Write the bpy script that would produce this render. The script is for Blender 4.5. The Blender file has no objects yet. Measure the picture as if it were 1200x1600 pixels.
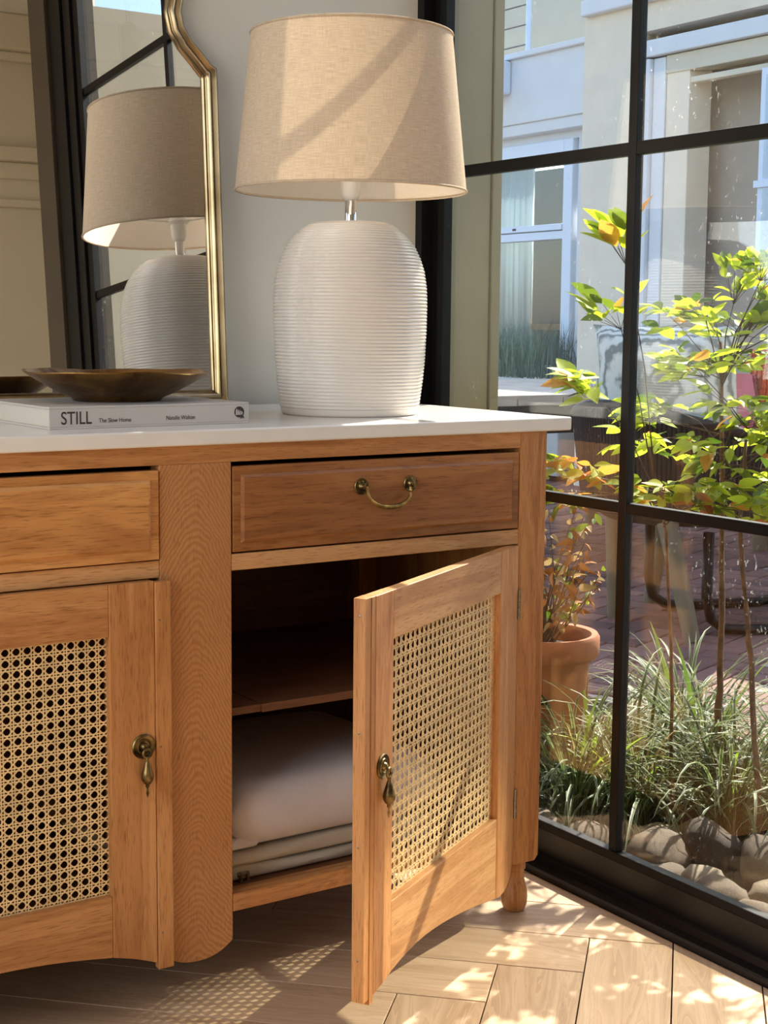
import bpy, math, random
from math import sin, cos, pi, radians, sqrt
from mathutils import Vector, Matrix, Euler, Quaternion

random.seed(7)
S = bpy.context.scene
COL = S.collection

# ------------------------------------------------------------------ camera
YAW, PITCH, ROLL, FPX = -0.5855, -0.1249, 0.0086, 2335.36
CAM = Vector((-1.6376, -1.9678, 1.031))
fwd = Vector((-sin(YAW) * cos(PITCH), cos(YAW) * cos(PITCH), sin(PITCH)))
rt = Vector((cos(YAW), sin(YAW), 0))
up = rt.cross(fwd)
r2 = rt * cos(ROLL) + up * sin(ROLL)
u2 = -rt * sin(ROLL) + up * cos(ROLL)
cd = bpy.data.cameras.new('camera')
cam = bpy.data.objects.new('camera', cd)
COL.objects.link(cam)
R = Matrix((r2, u2, -fwd)).transposed().to_4x4()
cam.matrix_world = Matrix.Translation(CAM) @ R
cd.sensor_fit = 'VERTICAL'
cd.sensor_height = 24.0
cd.lens = 24.0 * FPX / 1600.0
cd.clip_start, cd.clip_end = 0.05, 200
S.camera = cam

# ------------------------------------------------------------------ world, sun, exposure
SUN_AZ, SUN_EL = radians(27.5), radians(43.5)
SUNV = Vector((cos(SUN_EL) * cos(SUN_AZ), cos(SUN_EL) * sin(SUN_AZ), sin(SUN_EL)))
w = bpy.data.worlds.new('sky')
S.world = w
w.use_nodes = True
nt = w.node_tree
bg = nt.nodes['Background']
sk = nt.nodes.new('ShaderNodeTexSky')
sk.sky_type = 'NISHITA'
sk.sun_disc = False
sk.sun_elevation = SUN_EL
sk.sun_rotation = pi / 2 - SUN_AZ
sk.air_density, sk.dust_density, sk.ozone_density = 1.0, 1.5, 1.0
nt.links.new(sk.outputs[0], bg.inputs[0])
bg.inputs[1].default_value = 0.52


def lamp(name, kind, energy, color, loc=(0, 0, 0), aim=None, **kw):
    d = bpy.data.lights.new(name, kind)
    d.energy, d.color = energy, color
    for k, v in kw.items():
        setattr(d, k, v)
    o = bpy.data.objects.new(name, d)
    COL.objects.link(o)
    o.location = loc
    if aim is not None:
        o.rotation_euler = Vector(aim).to_track_quat('-Z', 'Y').to_euler()
    return o


lamp('sun', 'SUN', 12.0, (1.0, 0.93, 0.82), (6, 4, 8), -SUNV, angle=radians(0.53))
# the sun thrown back into the room by the tall window of the wing across the corner
REFV = Vector((SUNV.x, -SUNV.y, SUNV.z))
HREF = Vector((sin(SUN_AZ), cos(SUN_AZ), 0))
VREF = Vector((-cos(SUN_AZ) * sin(SUN_EL), sin(SUN_AZ) * sin(SUN_EL), cos(SUN_EL)))
tgt = HREF * -0.47 + VREF * -0.06
lamp('wing_window_reflection', 'SPOT', 16500.0, (1.0, 0.87, 0.68), tgt + REFV * 12.0, -REFV,
     spot_size=radians(4.8), spot_blend=0.12, shadow_soft_size=0.06)
# fill lamp added to brighten the room from its unseen west side
lamp('west_room_fill', 'AREA', 36.0, (1.0, 0.95, 0.88), (-3.25, -0.9, 1.45), (1, 0.12, -0.05),
     shape='RECTANGLE', size=2.0, size_y=1.9)

vs = S.view_settings
vs.view_transform = 'Standard'
vs.look = 'None'
vs.exposure = 0.0
vs.gamma = 1.0
vs.use_curve_mapping = False
S.cycles.max_bounces = 10
S.cycles.transparent_max_bounces = 24
S.cycles.sample_clamp_indirect = 6.0
S.cycles.caustics_reflective = False
S.cycles.caustics_refractive = False


# ------------------------------------------------------------------ materials
def lin(c):
    return tuple(((x / 255) / 12.92 if x / 255 <= 0.04045 else ((x / 255 + 0.055) / 1.055) ** 2.4) for x in c) + (1.0,)


MATS = {}


class N:
    """small node-tree writer"""
    def __init__(s, name):
        s.m = bpy.data.materials.new(name)
        s.m.use_nodes = True
        s.t = s.m.node_tree
        s.t.nodes.clear()
        s.out = s.t.nodes.new('ShaderNodeOutputMaterial')

    def n(s, typ, **kw):
        o = s.t.nodes.new('ShaderNode' + typ)
        for k, v in kw.items():
            if k.startswith('i_'):
                key = k[2:]
                key = int(key) if key.isdigit() else key.replace('_', ' ')
                if hasattr(v, 'bl_rna') or hasattr(v, 'links'):
                    s.t.links.new(v, o.inputs[key])
                else:
                    o.inputs[key].default_value = v
            else:
                setattr(o, k, v)
        return o

    def l(s, a, b):
        s.t.links.new(a, b)

    def ramp(s, fac, stops):
        r = s.n('ValToRGB')
        el = r.color_ramp.elements
        while len(el) < len(stops):
            el.new(0.5)
        for e, (p, c) in zip(el, stops):
            e.position = p
            e.color = c
        s.l(fac, r.inputs[0])
        return r.outputs[0]

    def mix(s, a, b, fac, mode='MIX'):
        o = s.n('Mix', data_type='RGBA', blend_type=mode)
        for v, k in ((fac, 0), (a, 6), (b, 7)):
            if hasattr(v, 'links'):
                s.l(v, o.inputs[k])
            else:
                o.inputs[k].default_value = v
        return o.outputs[2]

    def math(s, op, a, b=None):
        o = s.n('Math', operation=op)
        for v, k in ((a, 0), (b, 1)):
            if v is None:
                continue
            if hasattr(v, 'links'):
                s.l(v, o.inputs[k])
            else:
                o.inputs[k].default_value = v
        return o.outputs[0]

    def coords(s, scale=(1, 1, 1), kind='Object', rnd=True):
        tc = s.n('TexCoord')
        src = tc.outputs[kind]
        if rnd:
            oi = s.n('ObjectInfo')
            v = s.n('VectorMath', operation='SCALE')
            v.inputs[0].default_value = (7.1, 3.3, 5.7)
            s.l(oi.outputs['Random'], v.inputs['Scale'])
            a = s.n('VectorMath', operation='ADD')
            s.l(src, a.inputs[0])
            s.l(v.outputs[0], a.inputs[1])
            src = a.outputs[0]
        mp = s.n('Mapping')
        mp.inputs['Scale'].default_value = scale
        s.l(src, mp.inputs[0])
        return mp.outputs[0]

    def noise(s, vec, scale, detail=4, rough=0.55, dist=0.0):
        o = s.n('TexNoise')
        o.inputs['Scale'].default_value = scale
        o.inputs['Detail'].default_value = detail
        o.inputs['Roughness'].default_value = rough
        o.inputs['Distortion'].default_value = dist
        s.l(vec, o.inputs['Vector'])
        return o.outputs['Fac']

    def bump(s, h, strength, dist=0.001):
        b = s.n('Bump')
        b.inputs['Strength'].default_value = strength
        b.inputs['Distance'].default_value = dist
        s.l(h, b.inputs['Height'])
        return b.outputs[0]

    def pbr(s, color, rough=0.5, metal=0.0, normal=None, spec=0.5, **kw):
        p = s.n('BsdfPrincipled')
        for v, k in ((color, 'Base Color'), (rough, 'Roughness'), (metal, 'Metallic'), (spec, 'Specular IOR Level')):
            if hasattr(v, 'links'):
                s.l(v, p.inputs[k])
            else:
                p.inputs[k].default_value = v
        if normal is not None:
            s.l(normal, p.inputs['Normal'])
        for k, v in kw.items():
            p.inputs[k.replace('_', ' ')].default_value = v
        s.l(p.outputs[0], s.out.inputs[0])
        return p


def plain(name, c, rough=0.5, metal=0.0, var=0.06, vscale=6.0, bump=0.0, bscale=60.0, spec=0.5, **kw):
    b = N(name)
    v = b.coords()
    n = b.noise(v, vscale)
    d = tuple(max(0, x * (1 - var * 2)) for x in lin(c)[:3]) + (1,)
    h = tuple(min(1, x * (1 + var)) for x in lin(c)[:3]) + (1,)
    col = b.ramp(n, [(0.3, d), (0.7, h)])
    nm = b.bump(b.noise(v, bscale, 5), bump, 0.002) if bump else None
    b.pbr(col, rough, metal, nm, spec, **kw)
    MATS[name] = b.m
    return b.m


def oak(name, axis, c_dark, c_mid, c_light, rough=0.42, fine=1.0, rings=1.0):
    """oak with grain along one axis: broad bands, short dark pores, faint flecks"""
    b = N(name)
    lo, hi = 1.1, 13.0 * rings
    sc = [hi, hi, hi]
    sc['xyz'.index(axis)] = lo
    v = b.coords(tuple(sc))
    n1 = b.noise(v, 1.5, 3, 0.5, 0.6)
    bands = b.math('FRACT', b.math('MULTIPLY', n1, 7.0))
    tri = b.math('ABSOLUTE', b.math('SUBTRACT', bands, 0.5))
    col = b.ramp(b.math('ADD', b.math('MULTIPLY', n1, 0.75), b.math('MULTIPLY', tri, 0.4)),
                 [(0.25, lin(c_dark)), (0.5, lin(c_mid)), (0.75, lin(c_light))])
    sp = [620.0 * fine] * 3
    sp['xyz'.index(axis)] = 40.0 * fine
    v2 = b.coords(tuple(sp))
    pores = b.noise(v2, 1.0, 2, 0.5)
    pm = b.ramp(pores, [(0.30, (0.56, 0.49, 0.42, 1)), (0.46, (1, 1, 1, 1))])
    col = b.mix(col, pm, 0.8, 'MULTIPLY')
    v3 = b.coords((2.3, 2.3, 2.3))
    col = b.mix(col, b.ramp(b.noise(v3, 1.2, 3), [(0.3, (0.86, 0.84, 0.80, 1)), (0.7, (1.05, 1.05, 1.05, 1))]), 0.7, 'MULTIPLY')
    b.pbr(col, rough, 0.0, b.bump(pores, 0.25, 0.0006), 0.4)
    MATS[name] = b.m
    return b.m


OD, OM, OL = (162, 104, 56), (192, 134, 80), (212, 157, 102)
oak('oak_x', 'x', OD, OM, OL)
oak('oak_z', 'z', OD, OM, OL)
oak('oak_y', 'y', OD, OM, OL)
oak('oak_drawer', 'x', (130, 80, 38), (156, 100, 52), (176, 120, 68), fine=0.8)
oak('oak_drawer_lit', 'x', (176, 116, 62), (206, 146, 84), (220, 164, 102), fine=0.8, rings=0.6)  # left drawer: oak lightened to carry the stronger light on that side
oak('oak_pale_x', 'x', (176, 122, 74), (204, 152, 100), (220, 172, 122))
oak('oak_pale_z', 'z', (180, 118, 66), (206, 146, 92), (222, 168, 114))
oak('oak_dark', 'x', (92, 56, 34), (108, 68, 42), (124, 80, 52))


def cathedral():
    b = N('oak_cathedral')
    tc = b.n('TexCoord')
    sep = b.n('SeparateXYZ')
    b.l(tc.outputs['Object'], sep.inputs[0])
    wob = b.noise(b.coords((9, 9, 2.0), rnd=False), 1.0, 2, 0.5)
    x = b.math('ADD', b.math('ADD', sep.outputs['X'], 0.668), b.math('MULTIPLY', b.math('SUBTRACT', wob, 0.5), 0.03))
    para = b.math('SQRT', b.math('ADD', b.math('MULTIPLY', b.math('MULTIPLY', x, x), 2.6), 0.0006))
    f = b.math('ADD', sep.outputs['Z'], b.math('MULTIPLY', para, 1.0))
    f = b.math('ADD', f, b.math('MULTIPLY', b.noise(b.coords((9, 9, 5), rnd=False), 1.0, 4), 0.11))
    ring = b.math('SINE', b.math('MULTIPLY', f, 560.0))
    ring = b.math('MULTIPLY', b.math('ADD', ring, 1.0), 0.5)
    amp = b.math('MULTIPLY', ring, b.noise(b.coords((4, 4, 4), rnd=False), 1.5, 2))
    col = b.ramp(amp, [(0.0, lin((172, 117, 69))), (0.3, lin((184, 128, 78))), (0.65, lin((192, 137, 86)))])
    v2 = b.coords((620, 620, 40), rnd=False)
    po = b.noise(v2, 1.0, 2)
    col = b.mix(col, b.ramp(po, [(0.32, (0.6, 0.55, 0.5, 1)), (0.45, (1, 1, 1, 1))]), 0.7, 'MULTIPLY')
    b.pbr(col, 0.42, 0, b.bump(po, 0.25, 0.0006), 0.4)
    MATS['oak_cathedral'] = b.m


cathedral()


def floor_oak():
    for ax in 'xy':
        b = N('floor_oak_' + ax)
        sc = [16.0, 16.0, 16.0]
        sc['xyz'.index(ax)] = 1.6
        v = b.coords(tuple(sc))
        n1 = b.noise(v, 1.2, 4, 0.55, 1.2)
        bands = b.math('FRACT', b.math('MULTIPLY', n1, 9.0))
        col = b.ramp(b.math('ADD', b.math('MULTIPLY', n1, 0.8), b.math('MULTIPLY', bands, 0.22)),
                     [(0.3, lin((176, 144, 112))), (0.55, lin((196, 164, 131))), (0.8, lin((208, 180, 148)))])
        oi = b.n('ObjectInfo')
        hs = b.n('HueSaturation')
        b.l(b.math('ADD', b.math('MULTIPLY', oi.outputs['Random'], 0.16), 0.92), hs.inputs['Value'])
        b.l(col, hs.inputs['Color'])
        sp = [260.0] * 3
        sp['xyz'.index(ax)] = 14.0
        po = b.noise(b.coords(tuple(sp)), 1.0, 2)
        b.pbr(hs.outputs[0], 0.48, 0, b.bump(po, 0.15, 0.0005), 0.4)
        MATS['floor_oak_' + ax] = b.m


floor_oak()
plain('cane', (238, 206, 152), 0.5, var=0.1, vscale=40)
plain('quartz', (232, 228, 222), 0.18, var=0.02, vscale=20)
plain('wall_paint', (214, 208, 196), 0.85, var=0.015, bump=0.08, bscale=120)
plain('cream_paint', (214, 204, 182), 0.8, var=0.015)
plain('ceiling_paint', (232, 228, 220), 0.9, var=0.01)
plain('black_metal', (15, 14, 14), 0.45, 0.0, var=0.1, bump=0.03, bscale=200, spec=0.25)
plain('black_track', (13, 13, 16), 0.35, 0.0, var=0.1)
plain('bronze_metal', (72, 62, 50), 0.4, var=0.05)
plain('chrome', (205, 205, 208), 0.08, 1.0, var=0.0)
plain('steel', (150, 140, 125), 0.35, 1.0, var=0.1, vscale=200)
plain('white_plastic', (236, 234, 230), 0.3, var=0.0)
plain('ceramic', (228, 219, 209), 0.20, var=0.02, vscale=4)
plain('paper_cover', (205, 197, 190), 0.55, var=0.02)
plain('ink', (58, 50, 48), 0.6, var=0.0)
plain('towel_lilac', (206, 196, 194), 0.95, var=0.05, vscale=9, bump=0.25, bscale=500)
plain('towel_oat', (188, 176, 156), 0.95, var=0.06, vscale=9, bump=0.35, bscale=450)
plain('stucco', (232, 219, 197), 0.9, var=0.03, bump=0.15, bscale=50)
plain('stucco_white', (222, 224, 226), 0.9, var=0.02, bump=0.1, bscale=50)
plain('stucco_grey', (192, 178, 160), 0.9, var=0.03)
plain('olive_paint', (168, 162, 138), 0.75, var=0.06, vscale=3, bump=0.25, bscale=90)
plain('wing_plaster', (128, 123, 110), 0.9, var=0.03, bump=0.1, bscale=50)
plain('upvc', (216, 226, 240), 0.35, var=0.01)
plain('terracotta', (186, 118, 84), 0.85, var=0.12, vscale=9, bump=0.2, bscale=70)
plain('soil', (58, 44, 34), 1.0, var=0.4, vscale=40, bump=1.0, bscale=60)
plain('rope', (22, 22, 24), 0.8, var=0.2, vscale=80, bump=0.6, bscale=300)
plain('frame_olive', (112, 102, 80), 0.6, var=0.1)
plain('timber_grey', (196, 184, 166), 0.8, var=0.12, vscale=8, bump=0.2, bscale=80)
plain('orange_weave', (216, 92, 40), 0.8, var=0.3, vscale=120, bump=0.5, bscale=200)
plain('pink_cloth', (214, 110, 118), 0.9, var=0.05)
plain('bark', (120, 92, 74), 0.9, var=0.3, vscale=30, bump=0.5, bscale=90)
plain('twig', (86, 70, 60), 0.85, var=0.2, vscale=30)
plain('dry_leaf', (168, 110, 60), 0.8, var=0.3, vscale=20)
plain('planter_concrete', (190, 188, 182), 0.9, var=0.05, bump=0.2)
plain('mortar', (176, 160, 150), 0.95, var=0.12, vscale=30, bump=0.3, bscale=120)
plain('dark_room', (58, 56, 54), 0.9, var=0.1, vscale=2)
plain('amber_glass_metal', (190, 160, 110), 0.25, 0.7, var=0.05)


def metal_aged(name, c1, c2, rough):
    b = N(name)
    v = b.coords()
    n = b.noise(v, 55, 4)
    col = b.ramp(n, [(0.35, lin(c1)), (0.65, lin(c2))])
    b.pbr(col, rough, 1.0, b.bump(b.noise(v, 260, 3), 0.25, 0.0006))
    MATS[name] = b.m


metal_aged('brass_aged', (92, 72, 40), (186, 152, 86), 0.34)
metal_aged('brass_dark', (66, 54, 36), (150, 126, 80), 0.38)


def brass_smooth():
    b = N('brass_smooth')
    v = b.coords()
    b.pbr(b.ramp(b.noise(v, 9, 3), [(0.3, lin((134, 112, 80))), (0.7, lin((182, 160, 124)))]), 0.26, 1.0)
    MATS['brass_smooth'] = b.m
    b = N('bowl_brass')
    v = b.coords()
    col = b.ramp(b.noise(v, 14, 4, 0.6, 0.8), [(0.3, lin((96, 64, 34))), (0.55, lin((152, 112, 60))), (0.8, lin((192, 152, 90)))])
    b.pbr(col, 0.26, 1.0, b.bump(b.noise(v, 42, 2), 0.55, 0.003))
    MATS['bowl_brass'] = b.m


brass_smooth()


def shade_fabric():
    b = N('shade_linen')
    geo = b.n('NewGeometry')
    sep = b.n('SeparateXYZ')
    tc = b.n('TexCoord')
    b.l(tc.outputs['Object'], sep.inputs[0])
    ang = b.math('ARCTAN2', sep.outputs['Y'], sep.outputs['X'])
    cmb = b.n('CombineXYZ')
    b.l(b.math('MULTIPLY', ang, 0.2), cmb.inputs[0])
    b.l(sep.outputs['Z'], cmb.inputs[1])

    def st(sx, sy):
        mp = b.n('Mapping')
        mp.inputs['Scale'].default_value = (sx, sy, 1)
        b.l(cmb.outputs[0], mp.inputs[0])
        return b.noise(mp.outputs[0], 1.0, 3, 0.6)
    weft = st(40, 900)
    warp = st(900, 40)
    weave = b.math('ADD', b.math('MULTIPLY', weft, 0.6), b.math('MULTIPLY', warp, 0.4))
    outer = b.ramp(weave, [(0.35, lin((206, 183, 156))), (0.65, lin((232, 213, 189)))])
    col = b.mix(outer, lin((236, 228, 218)), geo.outputs['Backfacing'])
    nm = b.bump(weave, 0.3, 0.0001)
    dif = b.n('BsdfDiffuse')
    b.l(col, dif.inputs[0])
    b.l(nm, dif.inputs['Normal'])
    tr = b.n('BsdfTranslucent')
    b.l(b.mix(outer, b.ramp(weave, [(0.35, (0.58, 0.48, 0.36, 1)), (0.62, (1.1, 0.98, 0.82, 1))]), 0.8, 'MULTIPLY'), tr.inputs[0])
    mx = b.n('MixShader')
    mx.inputs[0].default_value = 0.17
    b.l(dif.outputs[0], mx.inputs[1])
    b.l(tr.outputs[0], mx.inputs[2])
    b.l(mx.outputs[0], b.out.inputs[0])
    MATS['shade_linen'] = b.m


shade_fabric()


def glass(name, tint=(0.97, 0.98, 0.97), dust=0.0):
    b = N(name)
    geo = b.n('NewGeometry')
    ior = b.n('Mix', data_type='FLOAT')
    b.l(geo.outputs['Backfacing'], ior.inputs[0])
    ior.inputs[2].default_value = 1.5
    ior.inputs[3].default_value = 1 / 1.5
    fr = b.n('Fresnel')
    b.l(ior.outputs[0], fr.inputs[0])
    tr = b.n('BsdfTransparent')
    tr.inputs[0].default_value = tint + (1,)
    gl = b.n('BsdfGlossy')
    gl.inputs['Roughness'].default_value = 0.0
    gl.inputs[0].default_value = (1, 1, 1, 1)
    mx = b.n('MixShader')
    b.l(fr.outputs[0], mx.inputs[0])
    b.l(tr.outputs[0], mx.inputs[1])
    b.l(gl.outputs[0], mx.inputs[2])
    last = mx.outputs[0]
    if dust:
        v = b.coords((1, 1, 0.6))
        sp = b.ramp(b.noise(v, 140, 2, 0.6), [(0.66, (0, 0, 0, 1)), (0.74, (1, 1, 1, 1))])
        pt = b.ramp(b.noise(v, 5, 3), [(0.5, (0, 0, 0, 1)), (0.7, (1, 1, 1, 1))])
        fac = b.math('MULTIPLY', b.math('MULTIPLY', sp, pt), dust)
        df = b.n('BsdfDiffuse')
        df.inputs[0].default_value = (0.8, 0.8, 0.8, 1)
        tl = b.n('BsdfTranslucent')
        tl.inputs[0].default_value = (0.8, 0.8, 0.8, 1)
        ad = b.n('MixShader')
        b.l(df.outputs[0], ad.inputs[1])
        b.l(tl.outputs[0], ad.inputs[2])
        m2 = b.n('MixShader')
        b.l(fac, m2.inputs[0])
        b.l(last, m2.inputs[1])
        b.l(ad.outputs[0], m2.inputs[2])
        last = m2.outputs[0]
    b.l(last, b.out.inputs[0])
    MATS[name] = b.m


glass('glass', dust=0.5)
glass('house_glass', (0.86, 0.9, 0.92))
glass('amber_glass', (0.92, 0.84, 0.68))


def mirror_mat():
    b = N('mirror_silver')
    g = b.n('BsdfGlossy')
    g.inputs[0].default_value = (0.90, 0.90, 0.88, 1)
    g.inputs['Roughness'].default_value = 0.0
    b.l(g.outputs[0], b.out.inputs[0])
    MATS['mirror_silver'] = b.m


mirror_mat()


def leafmat(name, c1, c2, trans=0.55, scale=30, rough=0.5):
    b = N(name)
    oi = b.n('ObjectInfo')
    v = b.coords()
    f = b.math('ADD', b.math('MULTIPLY', oi.outputs['Random'], 0.7), b.math('MULTIPLY', b.noise(v, scale, 2), 0.3))
    col = b.ramp(f, [(0.1, lin(c1)), (0.9, lin(c2))])
    d = b.n('BsdfDiffuse')
    b.l(col, d.inputs[0])
    t = b.n('BsdfTranslucent')
    b.l(col, t.inputs[0])
    m = b.n('MixShader')
    m.inputs[0].default_value = trans
    b.l(d.outputs[0], m.inputs[1])
    b.l(t.outputs[0], m.inputs[2])
    g = b.n('BsdfGlossy')
    g.inputs['Roughness'].default_value = rough
    m2 = b.n('MixShader')
    m2.inputs[0].default_value = 0.05
    b.l(m.outputs[0], m2.inputs[1])
    b.l(g.outputs[0], m2.inputs[2])
    b.l(m2.outputs[0], b.out.inputs[0])
    MATS[name] = b.m


leafmat('leaf_lime', (160, 188, 36), (222, 230, 70), 0.65)
leafmat('leaf_green', (74, 108, 30), (128, 152, 44), 0.4)
leafmat('leaf_red', (206, 110, 60), (232, 176, 70))
leafmat('blade_green', (46, 70, 30), (92, 118, 58), 0.4)
leafmat('blade_cream', (128, 138, 92), (188, 190, 146), 0.35)
leafmat('blade_lime', (120, 160, 50), (176, 196, 70), 0.5)
leafmat('blade_grey', (70, 98, 88), (124, 146, 128), 0.3)
leafmat('straw', (150, 126, 80), (196, 172, 120), 0.3)
leafmat('curtain', (214, 224, 226), (226, 234, 236), 0.4, 3)


def brickmat():
    b = N('paving_brick')
    oi = b.n('ObjectInfo')
    v = b.coords()
    f = b.math('ADD', b.math('MULTIPLY', oi.outputs['Random'], 0.6), b.math('MULTIPLY', b.noise(v, 26, 4), 0.4))
    col = b.ramp(f, [(0.15, lin((98, 70, 66))), (0.5, lin((128, 92, 84))), (0.85, lin((152, 112, 98)))])
    b.pbr(col, 0.8, 0, b.bump(b.noise(v, 120, 4), 0.4, 0.002))
    MATS['paving_brick'] = b.m
    b = N('far_paving')
    tc = b.n('TexCoord')
    bt = b.n('TexBrick')
    bt.inputs['Scale'].default_value = 1.0
    bt.inputs['Brick Width'].default_value = 0.22
    bt.inputs['Row Height'].default_value = 0.11
    bt.inputs['Mortar Size'].default_value = 0.006
    bt.inputs['Color1'].default_value = lin((122, 88, 80))
    bt.inputs['Color2'].default_value = lin((148, 110, 98))
    bt.inputs['Mortar'].default_value = lin((180, 166, 156))
    b.l(tc.outputs['Object'], bt.inputs['Vector'])
    b.pbr(bt.outputs['Color'], 0.85)
    MATS['far_paving'] = b.m


brickmat()


def stonemat():
    b = N('river_stone')
    oi = b.n('ObjectInfo')
    v = b.coords()
    f = b.math('ADD', b.math('MULTIPLY', oi.outputs['Random'], 0.5), b.math('MULTIPLY', b.noise(v, 22, 5), 0.5))
    col = b.ramp(f, [(0.25, lin((62, 50, 38))), (0.5, lin((106, 90, 70))), (0.75, lin((150, 134, 108)))])
    b.pbr(col, 0.8, 0, b.bump(b.noise(v, 70, 5), 0.5, 0.003))
    MATS['river_stone'] = b.m
    b = N('cushion_print')
    v = b.coords((1, 1, 1))
    w_ = b.n('TexWave')
    w_.inputs['Scale'].default_value = 16
    w_.inputs['Distortion'].default_value = 5
    w_.inputs['Detail'].default_value = 2
    b.l(v, w_.inputs['Vector'])
    col = b.ramp(w_.outputs['Color'], [(0.1, lin((140, 144, 138))), (0.35, lin((200, 200, 192))), (0.8, lin((226, 226, 218)))])
    b.pbr(col, 0.9)
    MATS['cushion_print'] = b.m
    b = N('pages')
    tc = b.n('TexCoord')
    wv = b.n('TexWave', bands_direction='Z')
    wv.inputs['Scale'].default_value = 260
    b.l(tc.outputs['Object'], wv.inputs['Vector'])
    col = b.ramp(wv.outputs['Color'], [(0.2, lin((196, 186, 172))), (0.8, lin((226, 220, 208)))])
    b.pbr(col, 0.8)
    MATS['pages'] = b.m


stonemat()


# ------------------------------------------------------------------ geometry writer
class G:
    def __init__(s):
        s.v, s.f, s.m = [], [], []
        s.cur = 0

    def add(s, vs, fs):
        o = len(s.v)
        s.v += [tuple(v) for v in vs]
        s.f += [tuple(i + o for i in f) for f in fs]
        s.m += [s.cur] * len(fs)
        return s

    def box(s, x0, x1, y0, y1, z0, z1, M=None):
        vs = [(x, y, z) for x in (x0, x1) for y in (y0, y1) for z in (z0, z1)]
        if M is not None:
            vs = [M @ Vector(v) for v in vs]
        return s.add(vs, [(0, 1, 3, 2), (4, 6, 7, 5), (0, 4, 5, 1), (2, 3, 7, 6), (0, 2, 6, 4), (1, 5, 7, 3)])

    def prism(s, poly, to3, a, b):
        """poly of 2-D points, extruded between depths a and b; to3(u, v, d) -> xyz"""
        n = len(poly)
        vs = [to3(u, v, a) for u, v in poly] + [to3(u, v, b) for u, v in poly]
        fs = [tuple(range(n))[::-1], tuple(range(n, 2 * n))] + [(i, (i + 1) % n, n + (i + 1) % n, n + i) for i in range(n)]
        return s.add(vs, fs)

    def lathe(s, prof, c=(0, 0, 0), seg=32, cap=True, fr=None):
        """prof: (radius, height); fr(r, a, h) may warp"""
        vs, fs = [], []
        for r, h in prof:
            for i in range(seg):
                a = 2 * pi * i / seg
                p = (r * cos(a), r * sin(a), h) if fr is None else fr(r, a, h)
                vs.append((c[0] + p[0], c[1] + p[1], c[2] + p[2]))
        for k in range(len(prof) - 1):
            for i in range(seg):
                j = (i + 1) % seg
                fs.append((k * seg + i, k * seg + j, (k + 1) * seg + j, (k + 1) * seg + i))
        if cap:
            fs.append(tuple(range(seg))[::-1])
            fs.append(tuple(range((len(prof) - 1) * seg, len(prof) * seg)))
        return s.add(vs, fs)

    def tube(s, path, rad, seg=8, cap=True, flat=1.0, up=Vector((0, 0, 1))):
        path = [Vector(p) for p in path]
        n = len(path)
        rads = rad if isinstance(rad, (list, tuple)) else [rad] * n
        vs, fs = [], []
        for k, p in enumerate(path):
            t = (path[min(k + 1, n - 1)] - path[max(k - 1, 0)]).normalized()
            u = up if abs(t.dot(up)) < 0.95 else Vector((1, 0, 0))
            a = t.cross(u).normalized()
            b = a.cross(t).normalized()
            for i in range(seg):
                an = 2 * pi * i / seg
                vs.append(p + a * cos(an) * rads[k] + b * sin(an) * rads[k] * flat)
        for k in range(n - 1):
            for i in range(seg):
                j = (i + 1) % seg
                fs.append((k * seg + i, k * seg + j, (k + 1) * seg + j, (k + 1) * seg + i))
        if cap:
            fs.append(tuple(range(seg))[::-1])
            fs.append(tuple(range((n - 1) * seg, n * seg)))
        return s.add(vs, fs)

    def torus(s, c, R, r, nrm=(0, 0, 1), seg=28, sub=8):
        q = Vector(nrm).normalized().to_track_quat('Z', 'Y')
        vs, fs = [], []
        for i in range(seg):
            a = 2 * pi * i / seg
            for j in range(sub):
                b = 2 * pi * j / sub
                p = q @ Vector(((R + r * cos(b)) * cos(a), (R + r * cos(b)) * sin(a), r * sin(b)))
                vs.append(p + Vector(c))
        for i in range(seg):
            for j in range(sub):
                i2, j2 = (i + 1) % seg, (j + 1) % sub
                fs.append((i * sub + j, i2 * sub + j, i2 * sub + j2, i * sub + j2))
        return s.add(vs, fs)

    def mesh(s, name, mats):
        me = bpy.data.meshes.new(name)
        me.from_pydata(s.v, [], s.f)
        for m in (mats if isinstance(mats, (list, tuple)) else [mats]):
            me.materials.append(MATS[m])
        me.polygons.foreach_set('material_index', s.m)
        me.update()
        return me

    def build(s, name, mats, parent=None, smooth=False, bevel=0.0, seg=2, angle=None):
        me = s.mesh(name, mats)
        o = bpy.data.objects.new(name, me)
        COL.objects.link(o)
        if parent is not None:
            o.parent = parent
        if smooth:
            me.polygons.foreach_set('use_smooth', [True] * len(me.polygons))
            if angle:
                me.set_sharp_from_angle(angle=radians(angle))
        if bevel:
            b = o.modifiers.new('bevel', 'BEVEL')
            b.width, b.segments, b.limit_method, b.angle_limit = bevel, seg, 'ANGLE', radians(40)
            b.harden_normals = False
        return o


def fix_normals(o):
    import bmesh
    bm = bmesh.new()
    bm.from_mesh(o.data)
    bmesh.ops.recalc_face_normals(bm, faces=bm.faces)
    bm.to_mesh(o.data)
    bm.free()
    return o


def empty(name, loc=(0, 0, 0), rz=0.0, parent=None):
    o = bpy.data.objects.new(name, None)
    o.empty_display_size = 0.05
    COL.objects.link(o)
    o.location = loc
    o.rotation_euler = (0, 0, rz)
    if parent is not None:
        o.parent = parent
    return o


def tag(o, label, cat, group=None):
    o['label'], o['category'] = label, cat
    if group:
        o['group'] = group
    return o


def struct(o):
    o['kind'] = 'structure'
    return o


def stuff(o):
    o['kind'] = 'stuff'
    return o


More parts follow.
